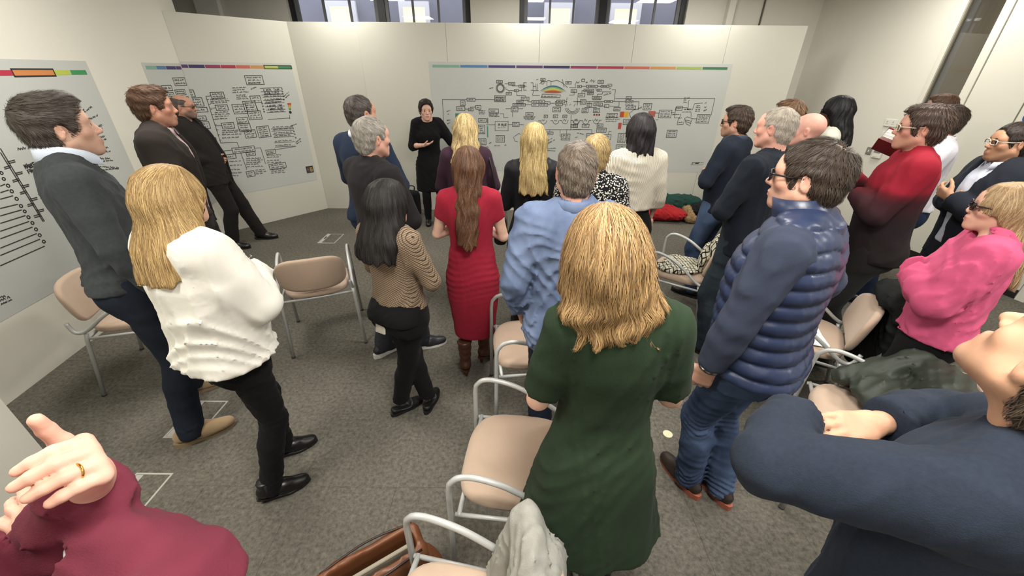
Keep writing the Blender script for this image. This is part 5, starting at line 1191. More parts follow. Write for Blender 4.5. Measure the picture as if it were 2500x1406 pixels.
add(label='woman with long brown hair in a red ruched dress and brown boots', x=-.25, y=2.26, yaw=2, h=1.555, fem=True, hlod=1, lod=0, b=1.06, feetw=((-.33, 2.22, 8), (-.19, 2.36, -42)), armL='cross', armR=((.24, .10, -.95), (-.72, .62, .12)), hands={1: T_(bare=.20), -1: T_(bare=.20)}, skin='d8b09a', bare_legs=(.20, .48), open_neck=.09,
    hair=T_(k='long', t=.014, L=.46, back=.07, n=3000, lock=.006, fq=8, wave=.002, sw=.0012, vcut=.10, taper=.62, w=.96, sway=(-.02, 0), crown=(0, .02, .13)), hairc=('3a241a', '8a644a'),
    wear=[T_(k='top', name='dress', m=cloth('red_jersey', '9a1a30', var=.06), t=.008, sleeve=.25, hem=.36, rows=((.34, .150, .125), (.50, .160, .135), (.70, .182, .148), (.86, .188, .145), (.97, .158, .116)), neck='scoop', dp=(.088, .08, .05), fold=.003, ruch=.0035)], shoes=T_(k='kneeboot', m=leather_brn, ms=leather_brn, heel=.06, toe=.03))
add(label='woman with long straight blonde hair in a black dress, next to the red dress', x=.14, y=2.80, yaw=0, h=1.625, fem=True, lod=1, armL='front', armR='front', hands={1: None, -1: None},
    hair=T_(k='long', t=.013, L=.335, n=2000, lock=.004, fq=13, sw=.0015, w=.95), hairc=('84683c', 'e4cf94'),
    wear=[T_(k='top', name='dress', m=cloth('black_satin', '15161a', rough=.5), hem=.46, t=.014, rows=((.44, .19, .15), (.7, .19, .15), (.9, .18, .135)), fold=.006), T_(k='trousers', m=blk, rk=.052, ra=.042, name='leggings', top=.86, flatback=True)], shoes=T_(k='kneeboot', m=leather_blk, ms=sole_b, heel=.03))
add(label='man with cropped grey brown hair in a blue denim shirt', x=.255, y=1.60, yaw=-2, h=1.685, hlod=1, lod=0, b=1.04, armL=((.24, -.12, -.95), (-.10, .42, -.9)), armR='pocket', skin='cf9a84', feetw=((.165, 1.58, 8), (.345, 1.58, -8)),
    hair=T_(k='short', t=.007, n=3200, lift=.004, step=.0045), hairc=('4c4036', '9a8c7c'),
    wear=[T_(k='top', name='shirt', m=denim('chambray_blue', '526690', '6c82ac', 9), hem=.75, t=.018, st=.012, wmin=.18, fold=.012, seed=21, neck='none', hemout=.012, shirttail=.10), T_(k='collar', m=MATS['chambray_blue'], r=.012, hgt=.05, drop=.046), T_(k='trousers', m=cloth('trouser_navy', '1c2434'))], shoes=S_blk)
add(label='woman with pinned blonde hair in a black and white floral blouse', x=.48, y=2.38, yaw=-14, h=1.61, fem=True, lod=1, armL='front', armR='front', hands={1: None, -1: None}, hyaw=-8,
    hair=T_(k='short', t=.016, n=1400, lift=.004, step=.009, bias=(0, -.6, 0)), hairc=('7c6038', 'e0c88c'),
    wear=[T_(k='top', name='blouse', m=pattern_mat('floral_mono', p_floral('15161a', 'dcd8cc', 92)), hem=.86, t=.022, st=.02, wmin=.17, fold=.008), T_(k='trousers', m=blk)], shoes=S_boot)
add(label='woman with long black hair in a cream pinstriped shirt and black trousers', x=.89, y=2.92, yaw=8, h=1.68, fem=True, lod=1, armL=((.26, .02, -.96), (-.1, .3, -.95)), armR='down',
    hair=T_(k='long', t=.014, L=.195, taper=.80, n=1900, lock=.005, fq=10, sw=.0016, flare=.012, wave=.002), hairc=('0f0e0f', '3b3538'), skin='c99e84',
    wear=[T_(k='top', name='shirt', m=pattern_mat('cream_pinstripe', p_stripe('dcd6c6', '867c6c', 42), rough=.6), hem=1.06, t=.020, st=.016, wmin=.160, fold=.007, seed=31, neck='none'), T_(k='collar', m=MATS['cream_pinstripe'], r=.012, hgt=.05, drop=.045), T_(k='trousers', m=blk, rk=.068, ra=.064, top=1.10, belt=leather_blk)], shoes=S_blk)
add(label='woman with tousled light brown hair in a dark green dress, closest to the camera', x=.275, y=.85, yaw=2, h=1.660, fem=True, hlod=1, lod=0, b=.98, shw=.92, hoff=(-.05, 0), armL=((.24, .06, -.96), (-.45, .85, .0)), armR=((.24, .06, -.96), (-.45, .85, .0)), hands={1: T_(bare=.42), -1: T_(bare=.42)}, skin='e2b49c', open_neck=.10, hroll=-4, hs=1.02,
    hair=T_(k='long', t=.020, L=.18, n=5200, lock=.004, fq=9, wave=.006, sw=.0008, seg=12, step=.016, flare=.006, w=1.04, lift=.008, jit=.15, crown=(.012, .045, .13), sway=(.02, .0)), hairc=('6e5234', 'd2ad78'),
    wear=[T_(k='top', name='dress', m=cloth('bottle_green_jersey', '22331f', var=.06), t=.012, st=.012, sleeve=.44, hem=.545, rows=((.50, .265, .200), (.62, .235, .182), (.74, .205, .158), (.88, .185, .140), (.98, .155, .114)), neck='scoop', dp=(.115, .095, .062), fold=.005, drape=.006, res=.0076), T_(k='trousers', m=cloth('tights_black', '141416'), rk=.052, ra=.04, name='tights', top=.86, flatback=True)], shoes=S_blk, strap=True)
add(label='dark haired man in black glasses and a navy jumper beside the wide poster, arms crossed', x=1.82, y=3.42, yaw=42, h=1.70, lod=1, hyaw=12, armL='cross', armR='cross2', hands={1: None}, skin='c4937a', beard=.35, beardc='5a4638',
    glasses=('0f0f10', (.024, .016), .0032), hair=T_(k='short', t=.012, quiff=.006, n=1400, lift=.006), hairc=('241c16', '5c4a3a'),
    wear=[T_(k='top', name='jumper', m=cloth('navy_merino', '1a2230'), hem=.88, t=.015, wmin=.165), T_(k='collar', m=cloth('slate_collar', '3a4456'), r=.012, hgt=.05), T_(k='trousers', m=jean_m)], shoes=S_blk)
add(label='broad man with very short white grey hair in a plain dark navy jumper', x=1.58, y=2.50, yaw=30, h=1.75, lod=0, b=1.08, hyaw=8, armL='cross', armR='cross2', hands={1: None, -1: None}, skin='d49c88', blush=.8,
    hair=T_(k='short', t=.004, n=2600, lift=.003, step=.004, recede=.02), hairc=('8a8074', 'cfc6b8'), brow=('8a8074', 'a89c8c'),
    wear=[T_(k='top', name='jumper', m=cloth('ink_navy_knit', '161d27'), hem=.86, t=.017, wmin=.175, fold=.007, nt=.010, neck='turtle', nh=.028), T_(k='trousers', m=jean_t, belt=leather_blk)], shoes=S_blk)
add(label='man with wavy brown hair mostly hidden behind the white haired man', x=2.27, y=3.50, yaw=38, h=1.745, lod=2, hair=T_(k='short', t=.018, quiff=.008, n=600, lift=.008), hairc=('4a3424', '8a6a4c'), skin='cf9f88',
    wear=[T_(k='top', name='jumper', m=cloth('grey_knit', '4a4c50'), t=.015), T_(k='trousers', m=jean_d)], shoes=S_blk)
add(label='man with a shaven pink head and a grey green shirt', x=2.10, y=2.97, yaw=48, h=1.68, lod=1, hair=None, stubble=.12, beardc='8a7468', skin='d39b8a', blush=.7, hairc=('8a7060', 'a08a78'),
    wear=[T_(k='top', name='shirt', m=cloth('sage_grey', '59655c'), t=.016, neck='none'), T_(k='collar', m=MATS['sage_grey'], r=.012), T_(k='trousers', m=jean_d)], shoes=S_blk)
add(label='woman with long black hair and glasses in a cream top by the right wall', x=2.86, y=3.78, yaw=48, h=1.76, fem=True, lod=1, glasses=('1a1a1a', (.022, .016), .0022), skin='5a3a2a', lipc='5a2e28',
    hair=T_(k='long', t=.018, L=.27, n=1200, lock=.004, fq=12, sw=.0018, flare=.01, front=.05), hairc=('070707', '191718'),
    wear=[T_(k='top', name='top', m=cloth('cream_cotton', 'd9d7c6', var=.03), t=.015, wmin=.15), T_(k='trousers', m=blk)], shoes=S_blk)
add(label='man in glasses with a quilted navy puffer vest and blue jeans', x=.99, y=1.29, yaw=43, h=1.745, lod=0, b=1.03, feetw=((.93, 1.33, -22), (1.07, 1.28, -26)), hyaw=4, armL=((.20, .16, -.97), (-.06, .20, -.97)), armR='pocket', hands={-1: T_(curl=.6), 1: None}, skin='dba68e', beard=.12,
    glasses=('141416', (.025, .017), .0030), hair=T_(k='short', t=.013, n=3400, lift=.006, thin=True, bias=(0, .3, 0)), hairc=('251d18', '54463a'),
    wear=[T_(k='top', name='puffer_vest', m=mat('nylon_navy', '2a3450', rough=.36, bump=.25, bscale=60, var=.06, spec=.5), t=.030, hem=.885, sleeve=0, wmin=.185, quilt=.062, neck='turtle', nh=.085, nt=.022, fold=.003, sm=1, res=.0070), T_(k='top', name='shirt', m=cloth('shirt_slate_navy', '363d50'), t=.014, hem=.9, st=.014, wmin=.165, fold=.008), T_(k='trousers', m=jean_m, res=.0085, pockets=mat('jean_thread', '7c8aa8', rough=.9), belt=leather_brn, crease=.005)], shoes=T_(k='shoe', m=mat('leather_dark_brown', '2a1f1a', rough=.5), ms=sole_r, sole=.022), watch=-1)
add(label='man in clear glasses and a red to black dip dyed sweater holding an open notebook', x=2.37, y=2.42, yaw=56, h=1.785, lod=1, b=1.08, armL='fold', armR=((.2, .30, -.92), (-.42, .70, .66)), hands={1: T_(curl=.8, n=(-.5, -.6, .3)), -1: None}, skin='cf9680', blush=.8, beard=.2, beardc='7a5a48',
    glasses=('cfc6b0', (.024, .016), .0028), hair=T_(k='short', t=.018, quiff=.006, n=1600, lift=.008), hairc=('2e211b', '5e4a3e'),
    wear=[T_(k='top', name='sweater', m=pattern_mat('dip_dye_knit', p_dipdye(((0, '1d1a1a'), (.42, '241c1e'), (.60, '3a1a20'), (.645, '5a1820'), (.68, '86182a'), (1, '8c1a2a')))), hem=.84, t=.020, wmin=.18, fold=.006), T_(k='trousers', m=cloth('trouser_black2', '201f1e'))], shoes=S_blk)
add(label='dark haired man in a white shirt and navy jeans by the door', x=3.40, y=3.32, yaw=52, h=1.725, lod=1, armL='cross', armR='cross2', hands={1: None, -1: None}, skin='cf9a86', b=1.05,
    hair=T_(k='short', t=.014, n=1200, lift=.007), hairc=('211915', '4a3a30'),
    wear=[T_(k='top', name='shirt', m=cloth('white_oxford', 'd5d4dc', var=.03), t=.018, st=.012, hem=.94, wmin=.17, fold=.009, neck='none'), T_(k='collar', m=MATS['white_oxford'], r=.010), T_(k='trousers', m=jean_n, belt=leather_brn)], shoes=S_blk)
add(label='man with brown hair standing furthest back by the door', x=3.97, y=4.0, yaw=55, h=1.775, lod=2, hair=T_(k='short', t=.014, n=600, quiff=.006), hairc=('3e2a20', '6e4f3c'), skin='c99684',
    wear=[T_(k='top', name='shirt', m=cloth('grey_oxford', '9aa0a6'), t=.018), T_(k='trousers', m=jean_d)], shoes=S_blk)
add(label='man in clear glasses and a dark navy suit jacket, arms folded, by the door', x=3.28, y=2.58, yaw=70, h=1.67, lod=1, armL='fold', armR='cross', hands={1: T_(curl=.5, n=(-.2, -.9, .2)), -1: T_(curl=.7, n=(.2, -.9, .2))}, skin='c4916e', beard=.3, beardc='4a3626', feetw=((2.98, 2.68, 8), (3.22, 2.72, -6)),
    glasses=('c8c2b4', (.025, .015), .0026), hair=T_(k='short', t=.014, n=1000), hairc=('1d1613', '41342b'),
    wear=[T_(k='top', name='suit_jacket', m=cloth('suit_navy', '1f242e'), t=.032, hem=.80, open=(.08, .03, 1.02), neck='none', fold=.005), T_(k='top', name='shirt', m=cloth('shirt_ice', 'c9cfe0', var=.03), t=.012), T_(k='collar', m=MATS['shirt_ice'], r=.012, gap=28), T_(k='trousers', m=cloth('trouser_ink', '1a1d26'))], shoes=T_(k='shoe', m=suede_brn, ms=sole_b, laces=True, mx=lace_w))
add(label='woman with light brown hair and glasses in a bright pink sweater', x=2.11, y=1.60, yaw=48, h=1.53, hoff=(.05, -.02), fem=True, lod=0, armL='fold', armR='fold', hands={1: None, -1: None}, glasses=('151214', (.025, .017), .0030), skin='dba891', hpitch=2, feetw=((2.02, 1.60, 0), (2.14, 1.70, 0)),
    hair=T_(k='long', t=.012, L=.34, n=2200, lock=.003, fq=12, sw=.0013, w=.95, front=.02), hairc=('7a6040', 'cfb088'),
    wear=[T_(k='top', name='sweater', m=cloth('hot_pink_knit', 'cf4f78', var=.05), hem=.91, t=.026, st=.022, wmin=.175, fold=.009, seed=13, neck='scoop', dp=(.085, .075, .04)), T_(k='trousers', m=blk, rk=.07, ra=.06)], shoes=S_blk)
add(label='man in a navy sweater cut off at the lower right corner, chin raised', x=.885, y=.45, yaw=20, h=1.635, lod=0, b=1.12, hyaw=-27, hroll=18, armL=((.62, .74, -.28), (-.90, .42, .0)), armR=((.34, .74, -.58), (-.93, .10, .10)), hands={1: T_(curl=.4), -1: None}, skin='c89878', beard=.28, beardc='6a5546', hpitch=27, hs=1.04, nose=1.1, jaw=1.05,
    hair=T_(k='short', t=.005, n=1200, recede=.01), hairc=('3a3028', '6a5c4e'),
    wear=[T_(k='top', name='sweater', m=cloth('navy_marl', '222a38', var=.14, vs=120), hem=.84, t=.016, st=.010, wmin=.185, fold=.005, sleeve=.90, neck='crew', res=.0076), T_(k='trousers', m=cloth('trouser_midnight', '15171d'))], shoes=S_blk)
add(label='person in a maroon sweater with one hand raised, cut off at the lower left corner', x=-.70, y=.13, yaw=-20, h=1.62, lod=0, b=1.06, armR=T_(w=(-.70, .36, 1.275), bend=(1, .1, -.30)), armL=T_(w=(-.640, .385, 1.375), bend=(-.3, .2, -1)), hands={1: T_(curl=.3, bare=.80), -1: T_(dir=(.632, .016, .75), n=(-.62, -.55, -.55), curl=(1.25, .60, .30), bare=.85, res=.0030, thumb=.1, fan=.0)}, skin='e0ab94',
    hair=T_(k='short', t=.016, n=1400, lift=.008), hairc=('4a3a30', '8a7866'),
    wear=[T_(k='top', name='sweater', m=cloth('maroon_knit', '6a2434', var=.10), hem=.84, t=.018, st=.012, wmin=.175, fold=.010, seed=17, sleeve={1: .88, -1: .95}, res=.0076), T_(k='top', name='undershirt', res=.010, m=white_c, hem=.9, t=.006, st=.006, sleeve={1: .92, -1: .5}, neck='none', fold=0), T_(k='trousers', m=jean_d)], shoes=S_blk, ring=-1)

for P in PEOPLE:
    if 'feetw' in P:
        a = -R(P['yaw']); out = []
        for fx, fy, fa in P['feetw']:
            dx, dy = fx - P['x'], fy - P['y']; out.append((dx * math.cos(a) - dy * math.sin(a), dx * math.sin(a) + dy * math.cos(a), fa))
        P['feet'] = out
        if 'hip' not in P: P['hip'] = ((out[0][0] + out[1][0]) / 2 * .5, (out[0][1] + out[1][1]) / 2 * .5)
    P['root'] = person(P)
# ------------------------------------------------------------------ chairs
m_tube = mat('tube_grey', 'b4b5b2', rough=.35, metal=.15); m_pad = mat('seat_fabric', 'b39c88', rough=.85, bump=.2, bscale=300, var=.05, vscale=8, sheen=.2)
m_rub = mat('foot_rubber', '3a3a3a', rough=.7)
def pad_mesh(name, w, d, t, n=44, e=3.4, dome=.012):
    v = []; f = []; lev = [(-.5, .90), (-.35, .975), (0, 1.0), (.30, .985), (.46, .93), (.5, .80)]
    for zl, sc in lev:
        for k in range(n):
            a = 2 * math.pi * k / n; c, s_ = math.cos(a), math.sin(a)
            v.append((w / 2 * sc * math.copysign(abs(c) ** (2 / e), c), d / 2 * sc * math.copysign(abs(s_) ** (2 / e), s_), zl * t))
    for i in range(len(lev) - 1):
        for k in range(n): f.append((i * n + k, i * n + (k + 1) % n, (i + 1) * n + (k + 1) % n, (i + 1) * n + k))
    o = (len(lev) - 1) * n
    for j, sc in enumerate((.55, .28)):
        for k in range(n):
            p = v[o + k]; v.append((p[0] * sc / .8 * .8, p[1] * sc / .8 * .8, .5 * t + dome * (1 - sc) * .8))
        b2 = len(v) - n; pr_ = o if j == 0 else b2 - n
        for k in range(n): f.append((pr_ + k, pr_ + (k + 1) % n, b2 + (k + 1) % n, b2 + k))
    f.append(tuple(range(len(v) - n, len(v)))); f.append(tuple(range(n - 1, -1, -1)))
    return np.array(v), f
_sv, _sf = pad_mesh('seat', .455, .46, .055)
_sv[:, 2] -= .028 * np.clip((_sv[:, 1] - .12) / .11, 0, 1) ** 2
SEAT_ME = new_mesh('seat', _sv, _sf)
_bv, _bf = pad_mesh('backrest', .455, .27, .042, dome=.004)
_q = _bv.copy(); _bv = np.stack([_q[:, 0], -_q[:, 2] + .050 * (_q[:, 0] / .22) ** 2 - .20 * _q[:, 1] - .012 * np.cos(_q[:, 1] / .135 * 1.2), _q[:, 1]], 1)
BACK_ME = new_mesh('backrest', _bv, [tuple(q[::-1]) for q in _bf])
def side_tube(sx):
    pts = [(sx * .262, .235, 0), (sx * .258, .232, .30), (sx * .255, .228, .58)] + bez([(sx * .254, .222, .625), (sx * .252, .190, .660), (sx * .250, .130, .668), (sx * .250, .03, .640), (sx * .250, -.08, .575), (sx * .250, -.165, .510), (sx * .250, -.215, .487), (sx * .248, -.250, .500), (sx * .240, -.268, .560)], 5)
    return MB().tube(pts, .0115, 10).mesh('side_frame')
SIDE_ME = {1: side_tube(1), -1: side_tube(-1)}
RLEG = {sx: MB().tube([(sx * .246, -.200, .475), (sx * .248, -.215, .42), (sx * .262, -.290, 0)], .0115, 10).mesh('leg') for sx in (1, -1)}
RAIL = MB().tube([(-.25, -.21, .435), (.25, -.21, .435)], .010, 8).tube([(-.25, .20, .435), (.25, .20, .435)], .010, 8).tube([(-.245, .215, .432), (-.245, -.21, .437)], .009, 8).tube([(.245, .215, .432), (.245, -.21, .437)], .009, 8).mesh('seat_rail')
FOOT = MB().tube([(0, 0, 0), (0, 0, .014)], .014, 10).mesh('foot_cap')
def chair(x, y, yaw, label):
    t = empty('armchair', (x, y, 0), R(yaw)); tag(t, label, 'chair', 'beige armchairs with grey tube frames')
    obj('seat', SEAT_ME, m_pad, t, True, loc=(0, .0, .470)); obj('backrest', BACK_ME, m_pad, t, True, loc=(0, -.262, .645))
    for sx in (1, -1):
        obj('side_frame', SIDE_ME[sx], m_tube, t, True); obj('leg', RLEG[sx], m_tube, t, True)
        for (fx, fy) in ((sx * .262, .235), (sx * .262, -.290)): obj('foot_cap', FOOT, m_rub, t, True, loc=(fx, fy, 0))
    obj('seat_rail', RAIL, m_tube, t, True)
    return t
chair(-2.52, 2.28, -72, 'beige armchair with its back to the left wall poster')
chair(-1.52, 2.72, 22, 'empty beige armchair seen from behind in open floor')
chair(.12, 1.94, 96, 'beige armchair beside the denim shirt man')
chair(.03, 1.12, 84, 'empty beige armchair left of the green dress')
chair(-.17, .47, 79, 'beige armchair nearest the camera with a grey cardigan')
chair(1.42, 2.98, 54, 'beige armchair with a plaid scarf on its seat')
chair(1.85, 2.08, 55, 'beige armchair with papers on the seat and a black coat')
chair(1.70, 1.33, 62, 'beige armchair under the dark green coat')
# ------------------------------------------------------------------ soft things
def blob(name, label, cat, prims, m, h=.013, fold=.008, wl=.10, seed=1, zfloor=None, k=.03, group=None, cuts=(), dsp=None, parent=None, sm=2):
    F = field_of(prims, h)
    for p in prims: F.add(p, k)
    x, y, z = F.xyz
    if fold: F.disp(-(waves(x, y, z, seed, wl, fold, 1, 4, .8) + waves(x, y, z, seed + 9, wl * .4, fold * .4, 1, 2, .8) - fold * .8))
    if dsp is not None: F.disp(dsp(x, y, z))
    for c in cuts: F.cut(c, .006)
    if zfloor is not None: F.clip(np.broadcast_to(zfloor - z, F.D.shape), .004)
    v, f = F.mesh(sm); c0 = np.array(((v[:, 0].min() + v[:, 0].max()) / 2, (v[:, 1].min() + v[:, 1].max()) / 2, v[:, 2].min()))
    o = obj(name, new_mesh(name, v - c0, f), m, parent, True, loc=tuple(c0))
    if label: tag(o, label, cat, group)
    return o
def on(x, y, yaw, lx, ly, z):
    a = R(yaw); return np.array((x + lx * math.cos(a) - ly * math.sin(a), y + lx * math.sin(a) + ly * math.cos(a), z))
RZ = lambda yaw: rz(R(yaw))
# grey cardigan over the nearest chair's back
A = (-.17, .47, 79)
blob('cardigan', 'grey knitted cardigan hung over the back of the nearest chair', 'cardigan', [ell(on(*A, .14, -.21, .66), (.12, .05, .22), RZ(79)), ell(on(*A, .08, -.23, .60), (.18, .05, .22), RZ(79)), ell(on(*A, .12, -.27, .50), (.18, .045, .30), RZ(79)), cone(on(*A, .22, -.16, .82), on(*A, .22, -.14, .50), .035, .085), cone(on(*A, .21, -.19, .86), on(*A, .12, -.20, .72), .035, .06)],
     cloth('grey_rib_knit', '97968d', bump=.6, bs=160, stretch=(3, 3, .3)), h=.009, fold=.010, wl=.09, seed=4)
# plaid scarf
A = (1.42, 2.98, 54); m_pl = pattern_mat('plaid_wool', p_plaid('cdc8b4', '1c1a18', 11))
blob('scarf', 'cream and black plaid scarf spread over a chair seat', 'scarf', [ell(on(*A, .0, -.02, .520), (.17, .17, .030), RZ(54)), ell(on(*A, .06, -.15, .60), (.15, .05, .12), RZ(54)), ell(on(*A, .02, -.225, .70), (.14, .05, .12), RZ(54)), ell(on(*A, -.12, .06, .515), (.09, .12, .026), RZ(54))], m_pl, h=.011, fold=.012, wl=.10, seed=6)
# papers
A = (1.85, 2.08, 55); pp = empty('paper_stack', tuple(on(*A, -.10, .03, .5055)), R(70)); tag(pp, 'white papers lying on an armchair seat', 'papers')
for i in range(3): MB().box((-.105, -.148, .001 * i), (.105, .148, .001 * i + .0009)).build('paper_sheet', mat('paper_white', 'e6e6e4', rough=.8), pp, False, rot=(0, 0, .05 * i))
# black coat on the chair back
m_ct = mat('coat_black_nylon', '121413', rough=.8, spec=.2, bump=.3, bscale=80)
ct = blob('coat', 'black padded coat hanging on a chair behind the puffer vest man', 'coat', [boxp(on(*A, .03, -.385, .56), (.23, .055, .30), .05, RZ(55)), ell(on(*A, .05, -.40, .34), (.25, .08, .30), RZ(55)), ell(on(*A, .06, -.33, .83), (.20, .085, .055), RZ(55)), cone(on(*A, .24, -.36, .74), on(*A, .29, -.36, .26), .065, .06)], m_ct, h=.013, fold=.012, wl=.12, seed=8)
bt = MB()
for i in range(4): bt.tube([tuple(on(*A, -.06, -.440, .30 + .11 * i) - np.array(ct.location)), tuple(on(*A, -.06, -.458, .30 + .11 * i) - np.array(ct.location))], .009, 10)
bt.build('press_stud', steel_m, ct, True)
# dark green coat
A = (1.70, 1.33, 62)
gc = blob('coat', 'dark green quilted coat thrown over the chair behind the navy sweater man', 'coat', [ell(on(*A, .04, -.20, .68), (.27, .10, .12), RZ(62)), ell(on(*A, .10, -.06, .585), (.17, .16, .07), RZ(62)), cone(on(*A, .28, -.16, .70), on(*A, .20, .10, .56), .07, .055), ell(on(*A, .02, -.30, .55), (.26, .06, .20), RZ(62)), cone(on(*A, -.20, -.20, .70), on(*A, -.28, -.16, .60), .07, .06)], mat('coat_green_nylon', '2f352c', rough=.6, bump=.3, bscale=70, var=.08, vscale=6), h=.012, fold=.014, wl=.12, seed=15)
# coats and bags heaped by the display boards
blob('jacket', 'red jacket with a fur trimmed hood on the floor by the boards', 'jacket', [ell((2.20, 5.62, .11), (.26, .18, .11)), ell((2.36, 5.56, .11), (.18, .15, .09)), cone((2.02, 5.56, .08), (1.94, 5.48, .06), .07, .06)], cloth('red_nylon', 'a81c22', var=.08), fold=.018, wl=.11, seed=2, zfloor=.002)
blob('fur_trim', 'tan fur hood trim beside the red jacket', 'fur trim', [cone((2.56, 5.62, .15), (2.60, 5.50, .06), .07, .06), ell((2.58, 5.48, .06), (.09, .06, .06))], mat('fur_tan', '8a7250', rough=1, bump=1.0, bscale=120, var=.4, vscale=60), fold=.016, wl=.03, seed=3, zfloor=.002, h=.008)
blob('coat', 'dark green coat heaped against the display boards', 'coat', [ell((2.50, 5.84, .20), (.36, .12, .13)), ell((2.22, 5.86, .26), (.12, .09, .14)), ell((2.45, 5.80, .08), (.4, .14, .08))], cloth('bottle_green_wool', '1c3f38'), fold=.018, wl=.12, seed=12, zfloor=.002)
blob('coat', 'black coat heaped in front of the dark green coat', 'coat', [ell((2.84, 5.66, .13), (.26, .16, .12)), ell((3.0, 5.72, .13), (.2, .14, .13))], cloth('black_nylon', '141517'), fold=.018, wl=.12, seed=14, zfloor=.002)
blob('bag', 'brown grey holdall beside the heaped coats', 'bag', [boxp((3.12, 5.84, .16), (.22, .10, .13), .06)], cloth('taupe_canvas', '4a443a'), fold=.012, wl=.12, seed=16, zfloor=.002)
def backpack(x, y, yaw, label, m):
    t = empty('backpack', (x, y, 0), R(yaw)); tag(t, label, 'backpack', 'black bags on the floor')
    b_ = blob('bag_body', None, None, [boxp((0, 0, .19), (.15, .09, .19), .06), boxp((0, .085, .13), (.11, .04, .10), .03)], m, fold=.006, seed=5, parent=t)
    MB().tube(bez([(-.05, -.06, .37), (-.04, -.08, .42), (.04, -.08, .42), (.05, -.06, .37)], 4), .008, 6).build('handle', m, t, True)
    MB().tube(bez([(-.12, .06, .30), (0, .098, .34), (.12, .06, .30)], 5), .004, 5).build('zip', steel_m, t, True)
    return t
m_bagb = cloth('bag_black', '121214')
backpack(-1.52, 5.72, 160, 'black backpack on the floor left of the presenter', m_bagb); backpack(-.62, 5.62, 200, 'black backpack on the floor right of the presenter', m_bagb); backpack(2.14, 1.02, 60, 'black rucksack on the floor near the dark green coat', m_bagb)
# handbag on the plum blouse woman's shoulder
hb = empty('handbag', (-.10, 3.20, .62)); tag(hb, 'black leather shoulder bag at the plum blouse woman\'s hip', 'bag')
blob('bag_body', None, None, [boxp((0, 0, .13), (.055, .13, .13), .04)], leather_blk, fold=.004, seed=7, parent=hb)
MB().tube(bez([(0, -.10, .24), (-.06, -.05, .60), (-.10, 0, .74), (-.06, .05, .60), (0, .10, .24)], 5), .008, 6).build('strap', leather_blk, hb, True)
# brown leather bag standing open
bg = empty('leather_bag', (-.52, .80, 0), R(33)); tag(bg, 'open tan leather bag with a buckled strap beside the nearest chair', 'bag')
m_tan = mat('leather_tan', '6e4228', rough=.42, var=.22, vscale=7, bump=.2, bscale=90)
blob('bag_body', None, None, [boxp((0, 0, .15), (.20, .085, .15), .04), cone((-.17, 0, .05), (.17, 0, .05), .09)], m_tan, h=.009, fold=.007, wl=.12, seed=9, cuts=[boxp((0, 0, .27), (.165, .045, .20), .03)], zfloor=.001, parent=bg)
for sy in (-1, 1): MB().tube(bez([(-.175, sy * .060, .292), (0, sy * .078, .300), (.175, sy * .060, .292)], 6), .005, 6).build('rim_binding', mat('leather_edge', '2c1a12', rough=.5), bg, True)
MB().box((-.15, -.02, .12), (.14, -.004, .285), bev=.003).build('lining_pocket', mat('lining_grey', '8d8676', rough=.9), bg, False)
sp = MB().box((-.018, -.098, .10), (.018, -.088, .29), bev=.003).build('strap', m_tan, bg, False)
bk = MB(); bk.tube([(-.024, -.102, .17), (.024, -.102, .17), (.024, -.102, .225), (-.024, -.102, .225)], .0035, 6, closed=True); bk.build('buckle', mat('buckle_steel', 'd8d4c8', rough=.2, metal=1.0), sp, True)
MB().tube(bez([(.12, .085, .27), (.09, .125, .18), (-.07, .125, .17), (-.12, .085, .27)], 6), .008, 8).build('handle', m_tan, bg, True)
# dark bag edge at the lower right
cb = empty('document_bag', (.62, .40, 0), R(20)); tag(cb, 'dark document bag with a pale zip at the navy sweater man\'s side', 'bag')
blob('bag_body', None, None, [boxp((0, 0, .16), (.16, .05, .15), .03)], mat('bag_dark_brown', '221a18', rough=.5), fold=.004, seed=19, parent=cb, zfloor=.001)
MB().tube([(-.14, -.02, .312), (.14, -.02, .312)], .004, 6).build('zip', mat('zip_pale', 'd9d6cc', rough=.3), cb, True)
# a pair of brown shoes under the scarf chair
for i, (sx, sy) in enumerate(((1.34, 2.90), (1.46, 2.98))):
    o = dict(k='shoe', m=suede_brn, ms=mat('sole_gum', '8a6a44', rough=.8)); r_ = empty('shoe', (sx, sy, 0), R(60)); tag(r_, ('brown suede shoe under the plaid scarf chair, nearer the camera', 'brown suede shoe under the plaid scarf chair, further from the camera')[i], 'shoe', 'pair of brown shoes under a chair'); shoe(r_, o, V(0, 0, 0), 0, 1, .95)
    r_.children[0].name = 'upper'
# ------------------------------------------------------------------ floor boxes
m_alu = mat('floor_box_metal', 'bdbbb2', rough=.4, metal=.3); m_slot = mat('slot_dark', '1c1c1a', rough=.7)
def floor_box(x0, y0, x1, y1, label):
    cx, cy = (x0 + x1) / 2, (y0 + y1) / 2; t = empty('floor_box', (cx, cy, 0)); tag(t, label, 'floor box', 'metal framed power boxes in the carpet'); w, d = (x1 - x0) / 2, (y1 - y0) / 2; e = .010; st = .042
    fr = MB()
    for lo, hi in (((-w, -d, -.004), (w, -d + e, .004)), ((-w, d - e, -.004), (w, d, .004)), ((-w, -d + e, -.004), (-w + e, d - e, .004)), ((w - e, -d + e, -.004), (w, d - e, .004))): fr.box(lo, hi)
    fr.build('frame', m_alu, t, False)
    MB().box((-w + e + st, -d + e, -.004), (w - e, d - e, .003)).build('lid', m_carpet, t, False)
    MB().box((-w + e + .002, -d + e + .002, -.004), (-w + e + st - .004, d - e - .002, .0035)).build('cable_flap', m_alu, t, False)
    MB().box((-w + e + .012, -.02, .0035), (-w + e + st - .014, .06, .005)).build('finger_slot', m_slot, t, False)
floor_box(-2.46, 4.60, -2.24, 4.92, 'floor box with a pale metal rim near the corner of the boards')
floor_box(-2.06, 1.60, -1.86, 1.90, 'floor box under the charcoal sweater man\'s foot')
